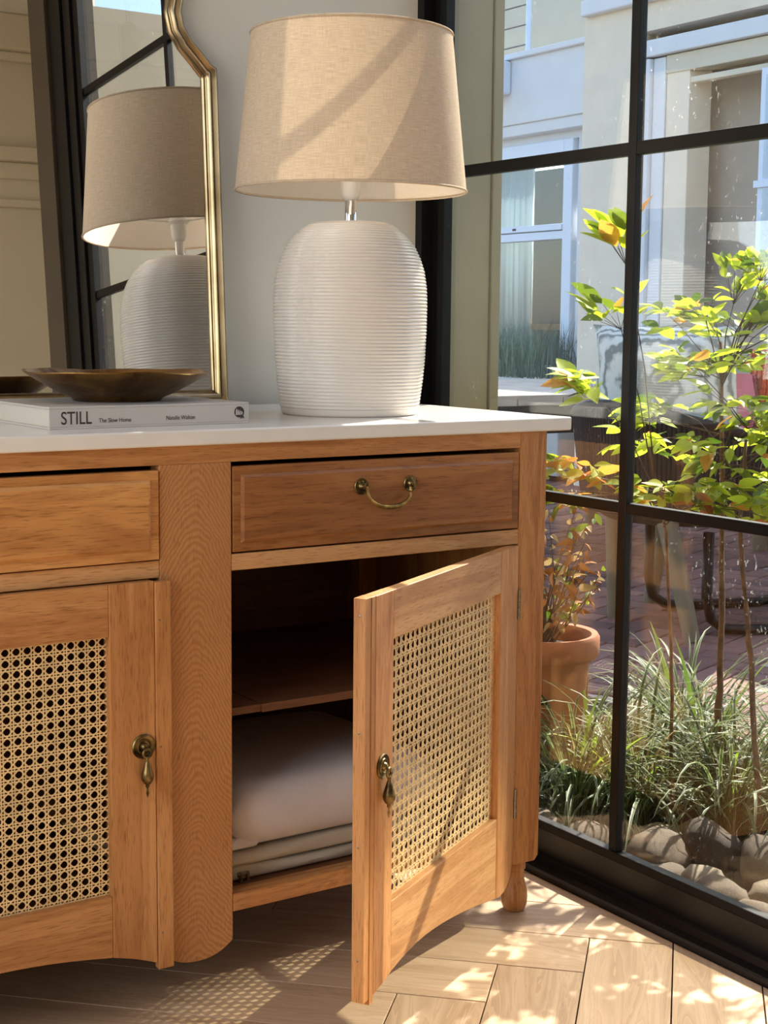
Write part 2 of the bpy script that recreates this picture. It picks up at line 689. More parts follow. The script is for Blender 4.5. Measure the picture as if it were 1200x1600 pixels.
def copy_part(o, name, parent, loc=None, rot=None, scale=None):
    c = o.copy()
    c.name = name
    COL.objects.link(c)
    c.parent = parent
    if loc is not None:
        c.location = loc
    if rot is not None:
        c.rotation_euler = rot
    if scale is not None:
        c.scale = (scale,) * 3 if isinstance(scale, (int, float)) else scale
    return c


XZ = lambda u, v, d: (u, d, v)
XY = lambda u, v, d: (u, v, d)
YZ = lambda u, v, d: (d, u, v)

# ------------------------------------------------------------------ the room
WALL_Y = 0.605
WX = 0.165                      # room face of the glazing bars
EXT = 1.2                       # the bay ends at y = -1.2


def clip(poly, inside, cross):
    out = []
    for i, p in enumerate(poly):
        q = poly[(i + 1) % len(poly)]
        a, b = inside(p), inside(q)
        if a:
            out.append(p)
        if a != b:
            out.append(cross(p, q))
    return out


floor = struct(G().box(-3.3, 0.108, -3.0, WALL_Y, -0.06, -0.014).build('floor', 'soil'))
PW, PL = 0.1395, 0.70
e1, e2 = Vector((0.7071, -0.7071)), Vector((0.7071, 0.7071))     # t and s axes of the herringbone


def plank(t0, t1, s0, s1, name_axis):
    g = 0.0011
    c = [(t0 + g, s0 + g), (t1 - g, s0 + g), (t1 - g, s1 - g), (t0 + g, s1 - g)]
    w_ = [(e1 * t + e2 * s) for t, s in c]
    poly = [(p.x, p.y) for p in w_]
    for ax, lim, sg in ((0, 0.107, 1), (0, -3.2, -1), (1, 0.60, 1), (1, -2.95, -1)):
        if not poly:
            break
        poly = clip(poly, lambda p: (p[ax] - lim) * sg <= 0,
                    lambda p, q: tuple(p[k] + (q[k] - p[k]) * (lim - p[ax]) / (q[ax] - p[ax]) for k in (0, 1)))
    if len(poly) < 3:
        return
    # local frame: plank centre, local x along t
    cx = e1 * (t0 + t1) / 2 + e2 * (s0 + s1) / 2
    loc = [((Vector(p) - cx).dot(e1), (Vector(p) - cx).dot(e2)) for p in poly]
    n = len(loc)
    G1 = G()
    if name_axis == 'y':
        pass
    b = 0.0009
    cen = (sum(p[0] for p in loc) / n, sum(p[1] for p in loc) / n)
    ins = []
    for u, v in loc:
        d = Vector((cen[0] - u, cen[1] - v))
        d = d.normalized() * b * 1.4 if d.length > 0.01 else d * 0
        ins.append((u + d.x, v + d.y))
    vs = [(u, v, -0.012) for u, v in loc] + [(u, v, -0.0008) for u, v in loc] + [(u, v, 0.0) for u, v in ins]
    fs = [tuple(range(2 * n, 3 * n)), tuple(range(n))[::-1]]
    for k in (0, n):
        fs += [(k + i, k + (i + 1) % n, k + n + (i + 1) % n, k + n + i) for i in range(n)]
    G1.add(vs, fs)
    o = G1.build('plank', 'floor_oak_' + name_axis, floor)
    o.location = (cx.x, cx.y, 0)
    o.rotation_euler = (0, 0, -pi / 4)


seen_pl = set()
for k in range(-26, 27):
    for m in range(-4, 5):
        dt, ds = k * PW + m * PL, k * PW - m * PL
        t1, s0 = -0.04 + dt, -0.3765 + ds
        for (a, b_, c_, d_, ax) in ((t1 - PL, t1, s0, s0 + PW, 'x'), (t1 - PW, t1, s0 - PL, s0, 'y')):
            cc = e1 * (a + b_) / 2 + e2 * (c_ + d_) / 2
            if -2.6 < cc.x < 0.45 and -1.75 < cc.y < 0.9:
                plank(a, b_, c_, d_, ax)

struct(G().box(-3.4, 0.30, WALL_Y, WALL_Y + 0.12, -0.05, 2.8).build('wall_north', 'wall_paint'))
struct(G().box(-3.3, 0.80, -3.12, -3.0, -0.05, 2.8).build('wall_south', 'cream_paint'))
struct(G().box(-3.4, 0.30, -3.1, WALL_Y + 0.1, 2.75, 2.87).prism([(0.30, -1.57), (0.30, -3.1), (0.865, -3.1), (0.33, -1.57)], XY, 2.75, 2.87).build('ceiling', 'ceiling_paint'))
struct(G().prism([(0.33, -1.57), (0.865, -3.1), (0.93, -3.1), (0.38, -1.57)], XY, -0.3, 2.87).build('wall_east', 'cream_paint'))
wl = G()
wl.box(-3.42, -3.3, -3.1, -1.95, -0.05, 2.8).box(-3.42, -3.3, 0.15, WALL_Y, -0.05, 2.8)
wl.box(-3.42, -3.3, -1.95, 0.15, -0.05, 0.4).box(-3.42, -3.3, -1.95, 0.15, 2.5, 2.8)
struct(wl.build('wall_west', 'wall_paint'))
t1_ = G().box(0.20, 0.78, -3.0, -2.955, 2.14, 2.20).box(0.2, 0.78, -3.0, -2.985, 2.07, 2.14)
struct(t1_.build('trim_1', 'cream_paint', bevel=0.006))
struct(G().box(0.20, 0.78, -3.0, -2.98, 1.95, 1.985).build('trim_2', 'cream_paint', bevel=0.006))
struct(G().box(-3.2, 0.78, -3.0, -2.94, 2.60, 2.75).box(-3.2, 0.78, -3.0, -2.97, 2.56, 2.60).build('trim_3', 'cream_paint', bevel=0.008))
struct(G().box(-3.3, 0.13, WALL_Y - 0.014, WALL_Y, 0.0, 0.09).build('baseboard_north', 'wall_paint', bevel=0.003))

# window wall with black steel bars
win = struct(empty('window_1'))
GX0, GX1 = WX + 0.007, WX + 0.012        # the glass
ZS = [(0.702, 0.7215), (1.3235, 1.346), (1.939, 1.961)]
YS = [(-0.0215, -0.0005), (-0.6360, -0.6150)]
Y0, Y1, ZB, ZT = -1.205, 0.535, 0.083, 2.56
for a, b_ in YS:
    G().box(WX, WX + 0.018, a, b_, ZB, ZT).build('mullion', 'black_metal', win, bevel=0.0015)
ycuts = [Y0, YS[1][0], YS[1][1], YS[0][0], YS[0][1], Y1]
zcuts = [ZB, ZS[0][0], ZS[0][1], ZS[1][0], ZS[1][1], ZS[2][0], ZS[2][1], ZT]
for (a, b_) in ((Y0, YS[1][0]), (YS[1][1], YS[0][0]), (YS[0][1], Y1)):
    for z0, z1 in ZS:
        G().box(WX + 0.0005, WX + 0.017, a, b_, z0, z1).build('glazing_bar', 'black_metal', win, bevel=0.0015)
    for z0, z1 in ((ZB, ZS[0][0]), (ZS[0][1], ZS[1][0]), (ZS[1][1], ZS[2][0]), (ZS[2][1], ZT)):
        G().box(GX0, GX1, a - 0.002, b_ + 0.002, z0 - 0.002, z1 + 0.002).build('pane', 'glass', win)
fr_ = G()
fr_.box(WX - 0.004, WX + 0.017, Y0, Y1 + 0.02, 0.066, ZB)
fr_.build('bottom_rail', 'black_metal', win, bevel=0.002)
tr_ = G()
tr_.prism([(0.108, -0.03), (0.108, 0.010), (0.112, 0.013), (0.118, 0.010), (0.122, 0.004), (0.150, 0.004), (0.154, 0.016), (0.161, 0.018),
           (0.163, 0.066), (0.184, 0.066), (0.184, -0.05)], lambda u, v, d: (u, d, v), Y0 - 0.2, WALL_Y)
tr_.build('track', 'black_track', win)
G().box(WX - 0.005, WX + 0.06, Y0 - 0.05, WALL_Y, ZT, 2.75).build('head_rail', 'black_metal', win, bevel=0.002)
jb = G()
jb.box(WX - 0.004, WX + 0.018, Y1, Y1 + 0.022, 0.0, ZT).box(WX + 0.004, WX + 0.018, Y1 + 0.022, WALL_Y - 0.002, 0.0, ZT)
jb.box(WX - 0.026, WX + 0.02, WALL_Y - 0.022, WALL_Y, 0.0, ZT)
jb.build('jamb', 'black_metal', win, bevel=0.0015)
jb = G()
jb.box(WX - 0.004, WX + 0.05, -1.24, Y0, 0.0, ZT).box(WX - 0.012, WX + 0.05, -1.30, -1.246, 0.0, ZT).box(WX - 0.02, WX + 0.05, -1.40, -1.306, 0.0, ZT)
jb.build('jamb', 'black_metal', win, bevel=0.0015)
G().box(WX - 0.03, WX + 0.05, -1.54, -1.405, 0.0, 2.75).build('post', 'bronze_metal', win, bevel=0.002)
# reveal between wall and frame, and the olive outside pillar seen through the glass
pil = struct(empty('trim_4'))
G().box(0.188, 0.300, 0.562, 1.25, -0.06, 3.1).build('pillar_face', 'olive_paint', pil, bevel=0.002)
G().box(0.3035, 0.327, 0.558, 1.25, -0.06, 3.1).build('corner_strip', 'olive_paint', pil, bevel=0.002)
G().box(0.298, 0.306, 0.575, 1.24, -0.06, 3.1).build('shadow_gap', 'black_metal', pil)

# ------------------------------------------------------------------ sideboard
side = tag(empty('sideboard', (-0.66, 0.28, 0)), 'oak sideboard with white stone top, cane doors and brass pulls, one door ajar', 'sideboard')
OFF = Vector((0.66, -0.28, 0))


class P(G):
    """pieces of the sideboard are written in room coordinates and moved into its frame"""
    def build(s, name, mats, parent=None, **kw):
        parent = parent or side
        o = G.build(s, name, mats, parent, **kw)
        if parent is side:
            o.location = OFF
        return o


ZT_, ZU = 0.8764, 0.8533
XL = -1.387
top = tag(G().box(XL - 0.048, 0.048, -0.008, 0.565, ZU, ZT_).build('worktop', 'quartz', bevel=0.0035, seg=3),
          'white stone slab worktop lying on the oak sideboard', 'worktop')
FB = 0.0
P().box(XL, -0.058, 0.0, 0.045, 0.8265, ZU).build('top_rail', 'oak_x', bevel=0.001)


def rounded(x0, x1, zb, zt, rx, rz, dip):
    pts = [(x0, zt)]
    for i in range(13):
        t = i / 12
        u = x0 + (x1 - x0) * t
        e = min(t, 1 - t) * (x1 - x0)
        zz = zb + (rz * (1 - sqrt(max(0, 1 - (1 - min(1, e / rx)) ** 2))))
        pts.append((u, zz))
    pts.append((x1, zt))
    return pts


for nm, x0, x1 in (('stile', -0.058, 0.0), ('stile', XL, XL + 0.058)):
    P().prism([(x0, ZU), (x0, 0.099), (x0 + .006, 0.0947), (x1 - .008, 0.0947), (x1, 0.104), (x1, ZU)], XZ, 0.0, 0.058).build(nm, 'oak_z', bevel=0.0018)
    P().prism([(x0, ZU), (x0, 0.0947), (x1, 0.0947), (x1, ZU)], XZ, 0.50, 0.55).build('back_post', 'oak_z', bevel=0.0018)
    cx = (x0 + x1) / 2
    for cy in (0.029, 0.525):
        f = P().lathe([(0.0155, 0.0), (0.0195, 0.004), (0.0228, 0.013), (0.0238, 0.026), (0.0225, 0.039), (0.0188, 0.052), (0.0166, 0.063), (0.0163, 0.072),
                       (0.0168, 0.0755), (0.0190, 0.077), (0.0194, 0.083), (0.0185, 0.0868), (0.0178, 0.088), (0.0185, 0.0925), (0.0185, 0.0985)], (cx, cy, 0), 28)
        f.build('foot', 'oak_z', smooth=True, angle=50)
pp = [(-0.606, 0.8265), (-0.606, 0.086)] + [(-0.606 - 0.1167 * t, 0.0645 + 0.0215 * ((abs(t - 0.5) * 2) ** 2.4)) for t in [i / 16 for i in range(1, 16)]] + [(-0.7227, 0.086), (-0.7227, 0.8265)]
P().prism(pp[::-1], XZ, 0.0, 0.03).build('centre_pilaster', 'oak_cathedral', bevel=0.0012)
# carcass
P().box(-0.020, -0.003, 0.058, 0.50, 0.125, ZU).build('side_panel', 'oak_z')
P().box(XL + 0.003, XL + 0.02, 0.058, 0.50, 0.125, ZU).build('side_panel', 'oak_z')
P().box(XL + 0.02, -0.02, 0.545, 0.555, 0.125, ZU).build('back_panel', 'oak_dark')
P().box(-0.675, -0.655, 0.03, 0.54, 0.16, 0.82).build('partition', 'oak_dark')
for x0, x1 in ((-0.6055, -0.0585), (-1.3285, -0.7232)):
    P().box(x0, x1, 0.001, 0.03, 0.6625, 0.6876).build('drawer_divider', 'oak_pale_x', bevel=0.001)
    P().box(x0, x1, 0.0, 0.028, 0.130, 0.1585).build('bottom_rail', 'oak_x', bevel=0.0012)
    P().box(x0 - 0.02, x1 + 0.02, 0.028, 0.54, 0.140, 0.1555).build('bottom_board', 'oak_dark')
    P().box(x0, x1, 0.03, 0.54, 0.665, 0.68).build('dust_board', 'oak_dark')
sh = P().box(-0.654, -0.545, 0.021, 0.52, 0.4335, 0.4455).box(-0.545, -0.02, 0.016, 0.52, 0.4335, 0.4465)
sh.build('shelf', 'oak_dark', bevel=0.0008)


def drawer(x0, x1, z0, z1, y, mat='oak_drawer'):
    d = empty('drawer', OFF, 0, side)
    G().box(x0, x1, y, y + 0.02, z0, z1).build('front', mat, d, bevel=0.0012)
    a, b_, h = 0.013, 0.0175, 0.0035
    g = G()
    o_ = [(x0 + a, z0 + a), (x1 - a, z0 + a), (x1 - a, z1 - a), (x0 + a, z1 - a)]
    q_ = [(x0 + b_, z0 + b_), (x1 - b_, z0 + b_), (x1 - b_, z1 - b_), (x0 + b_, z1 - b_)]
    vs = [(u, y - 0.0002, v) for u, v in o_] + [(u, y - h, v) for u, v in q_]
    g.add(vs, [(4, 5, 6, 7)] + [(i, (i + 1) % 4, 4 + (i + 1) % 4, 4 + i) for i in range(4)])
    g.build('raised_field', mat, d)
    G().box(x0 + 0.004, x1 - 0.004, y + 0.02, y + 0.45, z0 + 0.004, z1 - 0.012).build('box', 'oak_dark', d)
    xc, yf, zc = (x0 + x1) / 2, y - h, 0.7785
    for sx in (-1, 1):
        g = G()
        cx = xc + sx * 0.0468
        pr_ = [(0.0, 0.0), (0.0128, 0.0), (0.0132, 0.0012), (0.0122, 0.0026), (0.0105, 0.0020), (0.0095, 0.0014), (0.0066, 0.0022), (0.0056, 0.0044), (0.0048, 0.0052), (0.003, 0.0095), (0.0, 0.0105)]
        g.lathe([(max(r, 1e-4), h_) for r, h_ in pr_], (0, 0, 0), 26)
        for i in range(8):
            an = 2 * pi * i / 8
            px, py = 0.0088 * cos(an), 0.0088 * sin(an)
            g.lathe([(0.0016, 0.001), (0.0014, 0.0026), (0.0004, 0.0032)], (px, py, 0), 6)
        M = Matrix.Translation((cx, yf, zc)) @ Matrix.Rotation(pi / 2, 4, 'X')
        g.v = [tuple(M @ Vector(v)) for v in g.v]
        g.build('rosette', 'brass_dark', d, smooth=True, angle=45)
    path, rad = [], []
    for i in range(25):
        t = pi * i / 24
        hang = sin(t) ** 0.75
        path.append((xc - cos(t) * 0.0410, yf - 0.0085 - 0.007 * hang, zc - 0.004 - hang * 0.030))
        rad.append(0.0022 + 0.0017 * sin(t) ** 2)
    path = [(xc - 0.0430, yf - 0.009, zc + 0.001)] + path + [(xc + 0.0430, yf - 0.009, zc + 0.001)]
    rad = [0.0026] + rad + [0.0026]
    G().tube(path, rad, 10).build('swing_handle', 'brass_aged', d, smooth=True, angle=60)
    return d


drawer(-0.6035, -0.0605, 0.6905, 0.8195, -0.0005)
drawer(-1.327, -0.7255, 0.690, 0.8195, -0.0045, 'oak_drawer_lit')


def interp(pts, x):
    for (a, b_), (c, d) in zip(pts, pts[1:]):
        if a <= x <= c:
            return b_ + (d - b_) * (x - a) / (c - a)
    return pts[-1][1]


def smooth_curve(pts, x0, x1, n):
    xs = [x0 + (x1 - x0) * i / n for i in range(n + 1)]
    ys = [interp(pts, x) for x in xs]
    for _ in range(3):
        ys = [ys[0]] + [(ys[i - 1] + 2 * ys[i] + ys[i + 1]) / 4 for i in range(1, n)] + [ys[-1]]
    return list(zip(xs, ys))


def cane(x0, x1, z0, z1, y, parent, p=0.0159):
    """six-way woven cane: paired uprights, paired cross strands and two sets of diagonals"""
    g = G()
    th = 0.0003

    def strand(ax, az, bx, bz, wd, yy):
        d = Vector((bx - ax, bz - az)).normalized()
        n = Vector((-d.y, d.x)) * wd / 2
        c = [(ax + n.x, az + n.y), (bx + n.x, bz + n.y), (bx - n.x, bz - n.y), (ax - n.x, az - n.y)]
        g.prism(c, XZ, yy - th, yy + th)
    e = 0.005
    x0, x1, z0, z1 = x0 - e, x1 + e, z0 - e, z1 + e
    nx, nz = int((x1 - x0) / p) + 2, int((z1 - z0) / p) + 2
    for i in range(nx):
        for s in (-1, 1):
            x = x0 + (i + 0.5 + 0.125 * s) * p
            if x0 < x < x1:
                strand(x, z0, x, z1, 0.00175, y)
    for i in range(nz):
        for s in (-1, 1):
            z = z0 + (i + 0.5 + 0.125 * s) * p
            if z0 < z < z1:
                strand(x0, z, x1, z, 0.00175, y - 0.00035)
    for sg in (1, -1):
        for i in range(-nx - nz, nx + nz):
            c = (i + 0.5) * p
            # u = c + sg * v   (u right, v up from the lower left corner)
            W, H = x1 - x0, z1 - z0
            pts = []
            for v in (0, H):
                u = c + sg * v
                if 0 <= u <= W:
                    pts.append((u, v))
            for u in (0, W):
                v = (u - c) * sg
                if 0 < v < H:
                    pts.append((u, v))
            if len(pts) >= 2 and (Vector(pts[0]) - Vector(pts[1])).length > 0.004:
                a, b_ = pts[0], pts[1]
                strand(x0 + a[0], z0 + a[1], x0 + b_[0], z0 + b_[1], 0.00155, y - 0.0007 - 0.0002 * sg)
    o = g.build('cane_webbing', 'cane', parent)
    return stuff(o)


def pendant(parent, x, z, y):
    """round backplate with a hanging drop"""
    g = G()
    g.lathe([(0.0001, 0), (0.0178, 0), (0.0184, 0.0016), (0.0168, 0.0034), (0.0152, 0.0026), (0.0118, 0.0024), (0.0112, 0.0038), (0.0098, 0.0040), (0.0088, 0.0028), (0.0062, 0.0026), (0.0052, 0.006), (0.0034, 0.0085), (0.0001, 0.009)], seg=32)
    M = Matrix.Translation((x, y, z)) @ Matrix.Rotation(pi / 2, 4, 'X')
    g.v = [tuple(M @ Vector(v)) for v in g.v]
    g.build('backplate', 'brass_dark', parent, smooth=True, angle=50)
    g = G()
    yd = y - 0.0105
    g.torus((x + 0.001, yd, z - 0.0085), 0.0062, 0.0022, (0, 1, 0.0), 20, 8)
    g.lathe([(0.0022, -0.0150), (0.0030, -0.0165), (0.0022, -0.0185), (0.0034, -0.022), (0.0056, -0.029), (0.0082, -0.037), (0.0092, -0.0425), (0.0086, -0.0475), (0.0058, -0.0525), (0.0028, -0.0545),
             (0.0030, -0.0575), (0.0020, -0.0595), (0.0012, -0.0615), (0.0019, -0.0655), (0.0022, -0.068), (0.0012, -0.0715), (0.0003, -0.0745)], (x + 0.001, yd, z), 18)
    g.build('drop_handle', 'brass_dark', parent, smooth=True, angle=60)


def door(name, frame_fn, y0, y1, xa, xb, stile_a, stile_b, rail_z, zt, bottom, canerect, mz, mx, parent):
    """a framed door: two stiles, two rails with a shaped lower edge"""
    n = 14

    def low(x0, x1):
        return smooth_curve(bottom, x0, x1, n)
    for (x0, x1) in ((xa, stile_a), (stile_b, xb)):
        c = low(x0, x1)
        G().prism([(x0, zt)] + c + [(x1, zt)], XZ, y0, y1).build('stile', mz, parent, bevel=0.0012)
    c = low(stile_a + 0.0002, stile_b - 0.0002)
    G().prism([(c[0][0], rail_z[0])] + c + [(c[-1][0], rail_z[0])], XZ, y0 + 0.0003, y1 - 0.0003).build('rail', mx, parent, bevel=0.0012)
    G().prism([(c[0][0], zt - 0.0002), (c[0][0], rail_z[1]), (c[-1][0], rail_z[1]), (c[-1][0], zt - 0.0002)], XZ, y0 + 0.0003, y1 - 0.0003).build('rail', mx, parent, bevel=0.0012)


# right door, ajar: written about its hinge, closed position along -x
rd = empty('door', Vector((-0.058, -0.002, 0)) + OFF, radians(30.3), side)
botR = [(-0.545, 0.084), (-0.52, 0.088), (-0.482, 0.097), (-0.445, 0.1045), (-0.378, 0.1085), (-0.281, 0.100), (-0.176, 0.0835), (-0.115, 0.0695), (-0.063, 0.0595), (-0.034, 0.062), (-0.013, 0.0745), (-0.003, 0.097), (0, 0.112)]
door('door', None, 0.0, 0.020, -0.5435, -0.0015, -0.4865, -0.0785, (0.203, 0.5905), 0.6605, botR, None, 'oak_pale_z', 'oak_pale_x', rd)
cane(-0.4865, -0.0785, 0.203, 0.5905, 0.013, rd)
lt = G().box(-0.5720, -0.5440, 0.0015, 0.0205, 0.082, 0.6605).box(-0.5560, -0.5440, 0.0004, 0.0015, 0.074, 0.6605).box(-0.5560, -0.5440, 0.0015, 0.012, 0.074, 0.082)
lt.build('edge_lath', 'oak_z', rd, bevel=0.0012)
for z in (0.636, 0.472, 0.309, 0.144):
    g = G().lathe([(0.0018, 0), (0.0016, 0.0006), (0.0005, 0.0009)], seg=10)
    M = Matrix.Translation((-0.5720, 0.011, z)) @ Matrix.Rotation(-pi / 2, 4, 'Y')
    g.v = [tuple(M @ Vector(v)) for v in g.v]
    g.build('nail', 'steel', rd)
pendant(rd, -0.5205, 0.414, 0.0)
for z0 in (0.533, 0.182):
    g = G()
    for i in range(5):
        g.lathe([(0.0032, i * 0.0104), (0.0032, i * 0.0104 + 0.0098)], (0.0005, -0.0015, z0), 10)
    g.box(0.0, 0.0022, -0.001, 0.016, z0, z0 + 0.0515)
    g.build('hinge', 'steel', rd)

# left door, closed
ld = empty('door', OFF, 0, side)
mid_ = -1.012
botL = [(-0.735, 0.082), (-0.742, 0.085), (-0.775, 0.098), (-0.811, 0.108), (-0.85, 0.1145), (-0.894, 0.120), (-0.94, 0.1235), (-0.979, 0.125), (-1.012, 0.1255)]
botL = sorted(botL)
botL = botL[:1] and [(2 * mid_ - x, z) for x, z in sorted(botL, reverse=True)][:-1] + botL
door('door', None, -0.012, 0.009, -1.290, -0.738, -1.222, -0.8085, (0.2005, 0.5855), 0.6605, botL, None, 'oak_z', 'oak_x', ld)
cane(-1.222, -0.8085, 0.2005, 0.5855, 0.001, ld)
G().box(-0.7375, -0.7125, -0.0145, -0.0008, 0.0735, 0.659).build('edge_lath', 'oak_z', ld, bevel=0.0012)
for z in (0.603, 0.414, 0.13):
    g = G().lathe([(0.0018, 0), (0.0016, 0.0006), (0.0005, 0.0009)], seg=10)
    M = Matrix.Translation((-0.731, -0.0145, z)) @ Matrix.Rotation(pi / 2, 4, 'X')
    g.v = [tuple(M @ Vector(v)) for v in g.v]
    g.build('nail', 'steel', ld)
pendant(ld, -0.7575, 0.4185, -0.012)
# roller catch on the bottom board
g = G().box(-0.572, -0.552, 0.040, 0.058, 0.1555, 0.1575).box(-0.570, -0.566, 0.042, 0.056, 0.157, 0.170).box(-0.558, -0.554, 0.042, 0.056, 0.157, 0.170)
g.tube([(-0.572, 0.049, 0.166), (-0.552, 0.049, 0.166)], 0.0035, 10)
c_ = g.build('door_catch', 'steel', side)
c_.location = OFF

# ------------------------------------------------------------------ folded cloths in the cupboard


def folded(name, x0, x1, y0, y1, z0, th, layers, mat, label, seed, inner=0):
    rnd = random.Random(seed)
    root = empty(name, ((x0 + x1) / 2, (y0 + y1) / 2, z0))
    tag(root, label, 'cloth', 'folded cloths in the open cupboard')
    jobs = [(x0, x1, y0, z0 + k * th / layers, th / layers) for k in range(layers)]
    jobs += [(x0 - 0.006 - 0.0025 * k, x0 + 0.06, y0 + 0.010 + 0.006 * k, z0 + 0.004 + k * (th * 0.8) / inner, th * 0.8 / inner - 0.001) for k in range(inner)]
    for k, (x0, x1, y0, zk, lh) in enumerate(jobs):
        g = G()
        nx, ny = 22, 12
        za = zk
        ins = 0.0 if layers == 1 else 0.004 * (layers - 1 - k) * 0.4
        ph = rnd.random() * 6

        def hgt(u, v):
            return 0.0022 * sin(u * 7 + ph) + 0.0018 * sin(v * 9 + ph * 2 + u * 4)
        prof = []
        for i in range(9):
            a = -pi / 2 + pi * i / 8
            prof.append((abs(cos(a)) ** 0.75, abs(sin(a)) ** 0.75 * (1 if a > 0 else -1)))
        # front-rounded slab: section in y-z swept along x
        sec = [(y1, za), (y0 + lh * 0.5, za)]
        sec = [(y0 + lh * 0.5 - c * lh * 0.5 + ins, za + lh * 0.5 + s * lh * 0.5) for c, s in prof]
        sec = [(y1, za)] + sec + [(y0 + (y1 - y0) * 0.25, za + lh), (y0 + (y1 - y0) * 0.5, za + lh), (y0 + (y1 - y0) * 0.75, za + lh), (y1, za + lh)]
        m = len(sec)
        vs, fs = [], []
        for i in range(nx + 1):
            u = i / nx
            e = min(u, 1 - u) * (x1 - x0)
            rr = min(1, e / (lh * 0.55))
            sh_ = sqrt(max(0.0, 1 - (1 - rr) ** 2))
            for (yy, zz) in sec:
                zc = za + lh * 0.5
                z = zc + (zz - zc) * (0.25 + 0.75 * sh_)
                f = (zz - za) / lh
                vs.append((x0 + (x1 - x0) * u + 0.003 * sin(zz * 180 + ph), yy + (1 - sh_) * 0.012 + 0.004 * sin(u * 9 + ph) * (1 - abs(2 * f - 1)), z + (hgt(u, (yy - y0) * 4) if f > 0.6 else 0)))
        for i in range(nx):
            for j in range(m):
                j2 = (j + 1) % m
                fs.append((i * m + j, (i + 1) * m + j, (i + 1) * m + j2, i * m + j2))
        fs.append(tuple(range(m)))
        fs.append(tuple(range(nx * m, nx * m + m))[::-1])
        g.add([(v[0] - root.location.x, v[1] - root.location.y, v[2] - root.location.z) for v in vs], fs)
        fix_normals(g.build('fold', mat, root, smooth=True, angle=70))
    return root


folded('folded_cloth', -0.598, -0.185, 0.045, 0.36, 0.1560, 0.047, 2, 'towel_oat', 'oat coloured folded cloth at the bottom of the cupboard', 3)
folded('folded_cloth', -0.588, -0.180, 0.034, 0.38, 0.2030, 0.112, 1, 'towel_lilac', 'thick pale lilac white cloth folded on the oat cloth', 5, 4)

# ------------------------------------------------------------------ book, bowl
BT = 0.909
bk = empty('book', (-0.6905, 0.0875, ZT_), radians(1.5))
tag(bk, 'pale hardback book lying flat with STILL on its spine, under the bowl', 'book')
BW, BD, BH = 0.3290, 0.255, BT - ZT_
g = G().box(-BW / 2, BW / 2, 0.0, BD, 0.0, 0.0032).box(-BW / 2, BW / 2, 0.0, BD, BH - 0.0032, BH)
g.box(-BW / 2, BW / 2, 0.0, 0.0034, 0.0032, BH - 0.0032)
g.build('cover', 'paper_cover', bk, bevel=0.0008)
G().box(-BW / 2 + 0.004, BW / 2 - 0.004, 0.0036, BD - 0.005, 0.0033, BH - 0.0033).build('page_block', 'pages', bk)


def text(body, x, z, h, name, parent, y=-0.0003, width=None, shear=0.0, off=0.0):
    cu = bpy.data.curves.new(name, 'FONT')
    cu.body = body
    cu.size = h / 0.70
    cu.extrude = 0.0001
    cu.offset = off
    o = bpy.data.objects.new(name, cu)
    COL.objects.link(o)
    cu.materials.append(MATS['ink'])
    o.parent = parent
    o.location = (x, y, z)
    o.rotation_euler = (pi / 2, 0, 0)
    if width:
        bpy.context.view_layer.update()
        wd = o.dimensions.x
        o.scale = (width / wd, 1, 1)
    bpy.context.view_layer.update()
    me = bpy.data.meshes.new_from_object(o.evaluated_get(bpy.context.evaluated_depsgraph_get()))
    n = bpy.data.objects.new('text_tmp', me)
    COL.objects.link(n)
    n.parent, n.location, n.rotation_euler, n.scale = parent, o.location, o.rotation_euler, o.scale
    bpy.data.objects.remove(o)
    n.name = name
    return n


X0 = -0.6905
text('STILL', -0.8375 - X0, 0.0072, 0.0185, 'spine_title', bk, width=0.0475, off=0.00015)
text('The Slow Home', -0.7785 - X0, 0.0084, 0.0064, 'spine_subtitle', bk, width=0.0515)
text('Natalie Walton', -0.6695 - X0, 0.0092, 0.0064, 'spine_author', bk, width=0.0485)
g = G()
g.prism([(0.0086 * cos(2 * pi * i / 28), 0.0086 * sin(2 * pi * i / 28)) for i in range(28)], XZ, -0.0006, -0.0001)
g.prism([(0.001, -0.0105), (0.0075, -0.0088), (0.0096, -0.0105), (0.0062, -0.005)], XZ, -0.0006, -0.0001)
lg = g.build('spine_emblem', 'ink', bk)
lg.location = (-0.5435 - X0, 0, 0.0178)
g = G()
g.prism([(-0.0062, -0.0045), (-0.0032, -0.0045), (-0.0032, 0.003), (-0.0045, 0.0055), (-0.0062, 0.002)], XZ, -0.0009, -0.0005)
g.prism([(-0.0022, -0.0045), (0.0005, -0.0045), (0.0005, -0.001), (-0.001, 0.004), (-0.0022, 0.001)], XZ, -0.0009, -0.0005)
g.prism([(0.0016, -0.0045), (0.0028, -0.0045), (0.0028, 0.0016), (0.0016, 0.0022)], XZ, -0.0009, -0.0005)
g.prism([(0.0038, -0.004), (0.0056, -0.004), (0.0056, 0.0), (0.0038, 0.001)], XZ, -0.0009, -0.0005)
l2 = g.build('emblem_figure', 'paper_cover', lg)

bw = empty('bowl', (-0.690, 0.220, BT))
tag(bw, 'shallow hammered dark brass bowl on the book', 'bowl')


def bowlwarp(r, a, h):
    k = r / 0.15
    wob = 1 + 0.03 * k * sin(2 * a + 0.7) + 0.010 * k * sin(5 * a + 1.0) + 0.004 * k * sin(9 * a)
    return (r * wob * cos(a), r * wob * sin(a) * 0.92, h + k ** 3 * (0.0016 * sin(3 * a + 0.5) + 0.0008 * sin(7 * a) - 0.0015 * cos(a)))


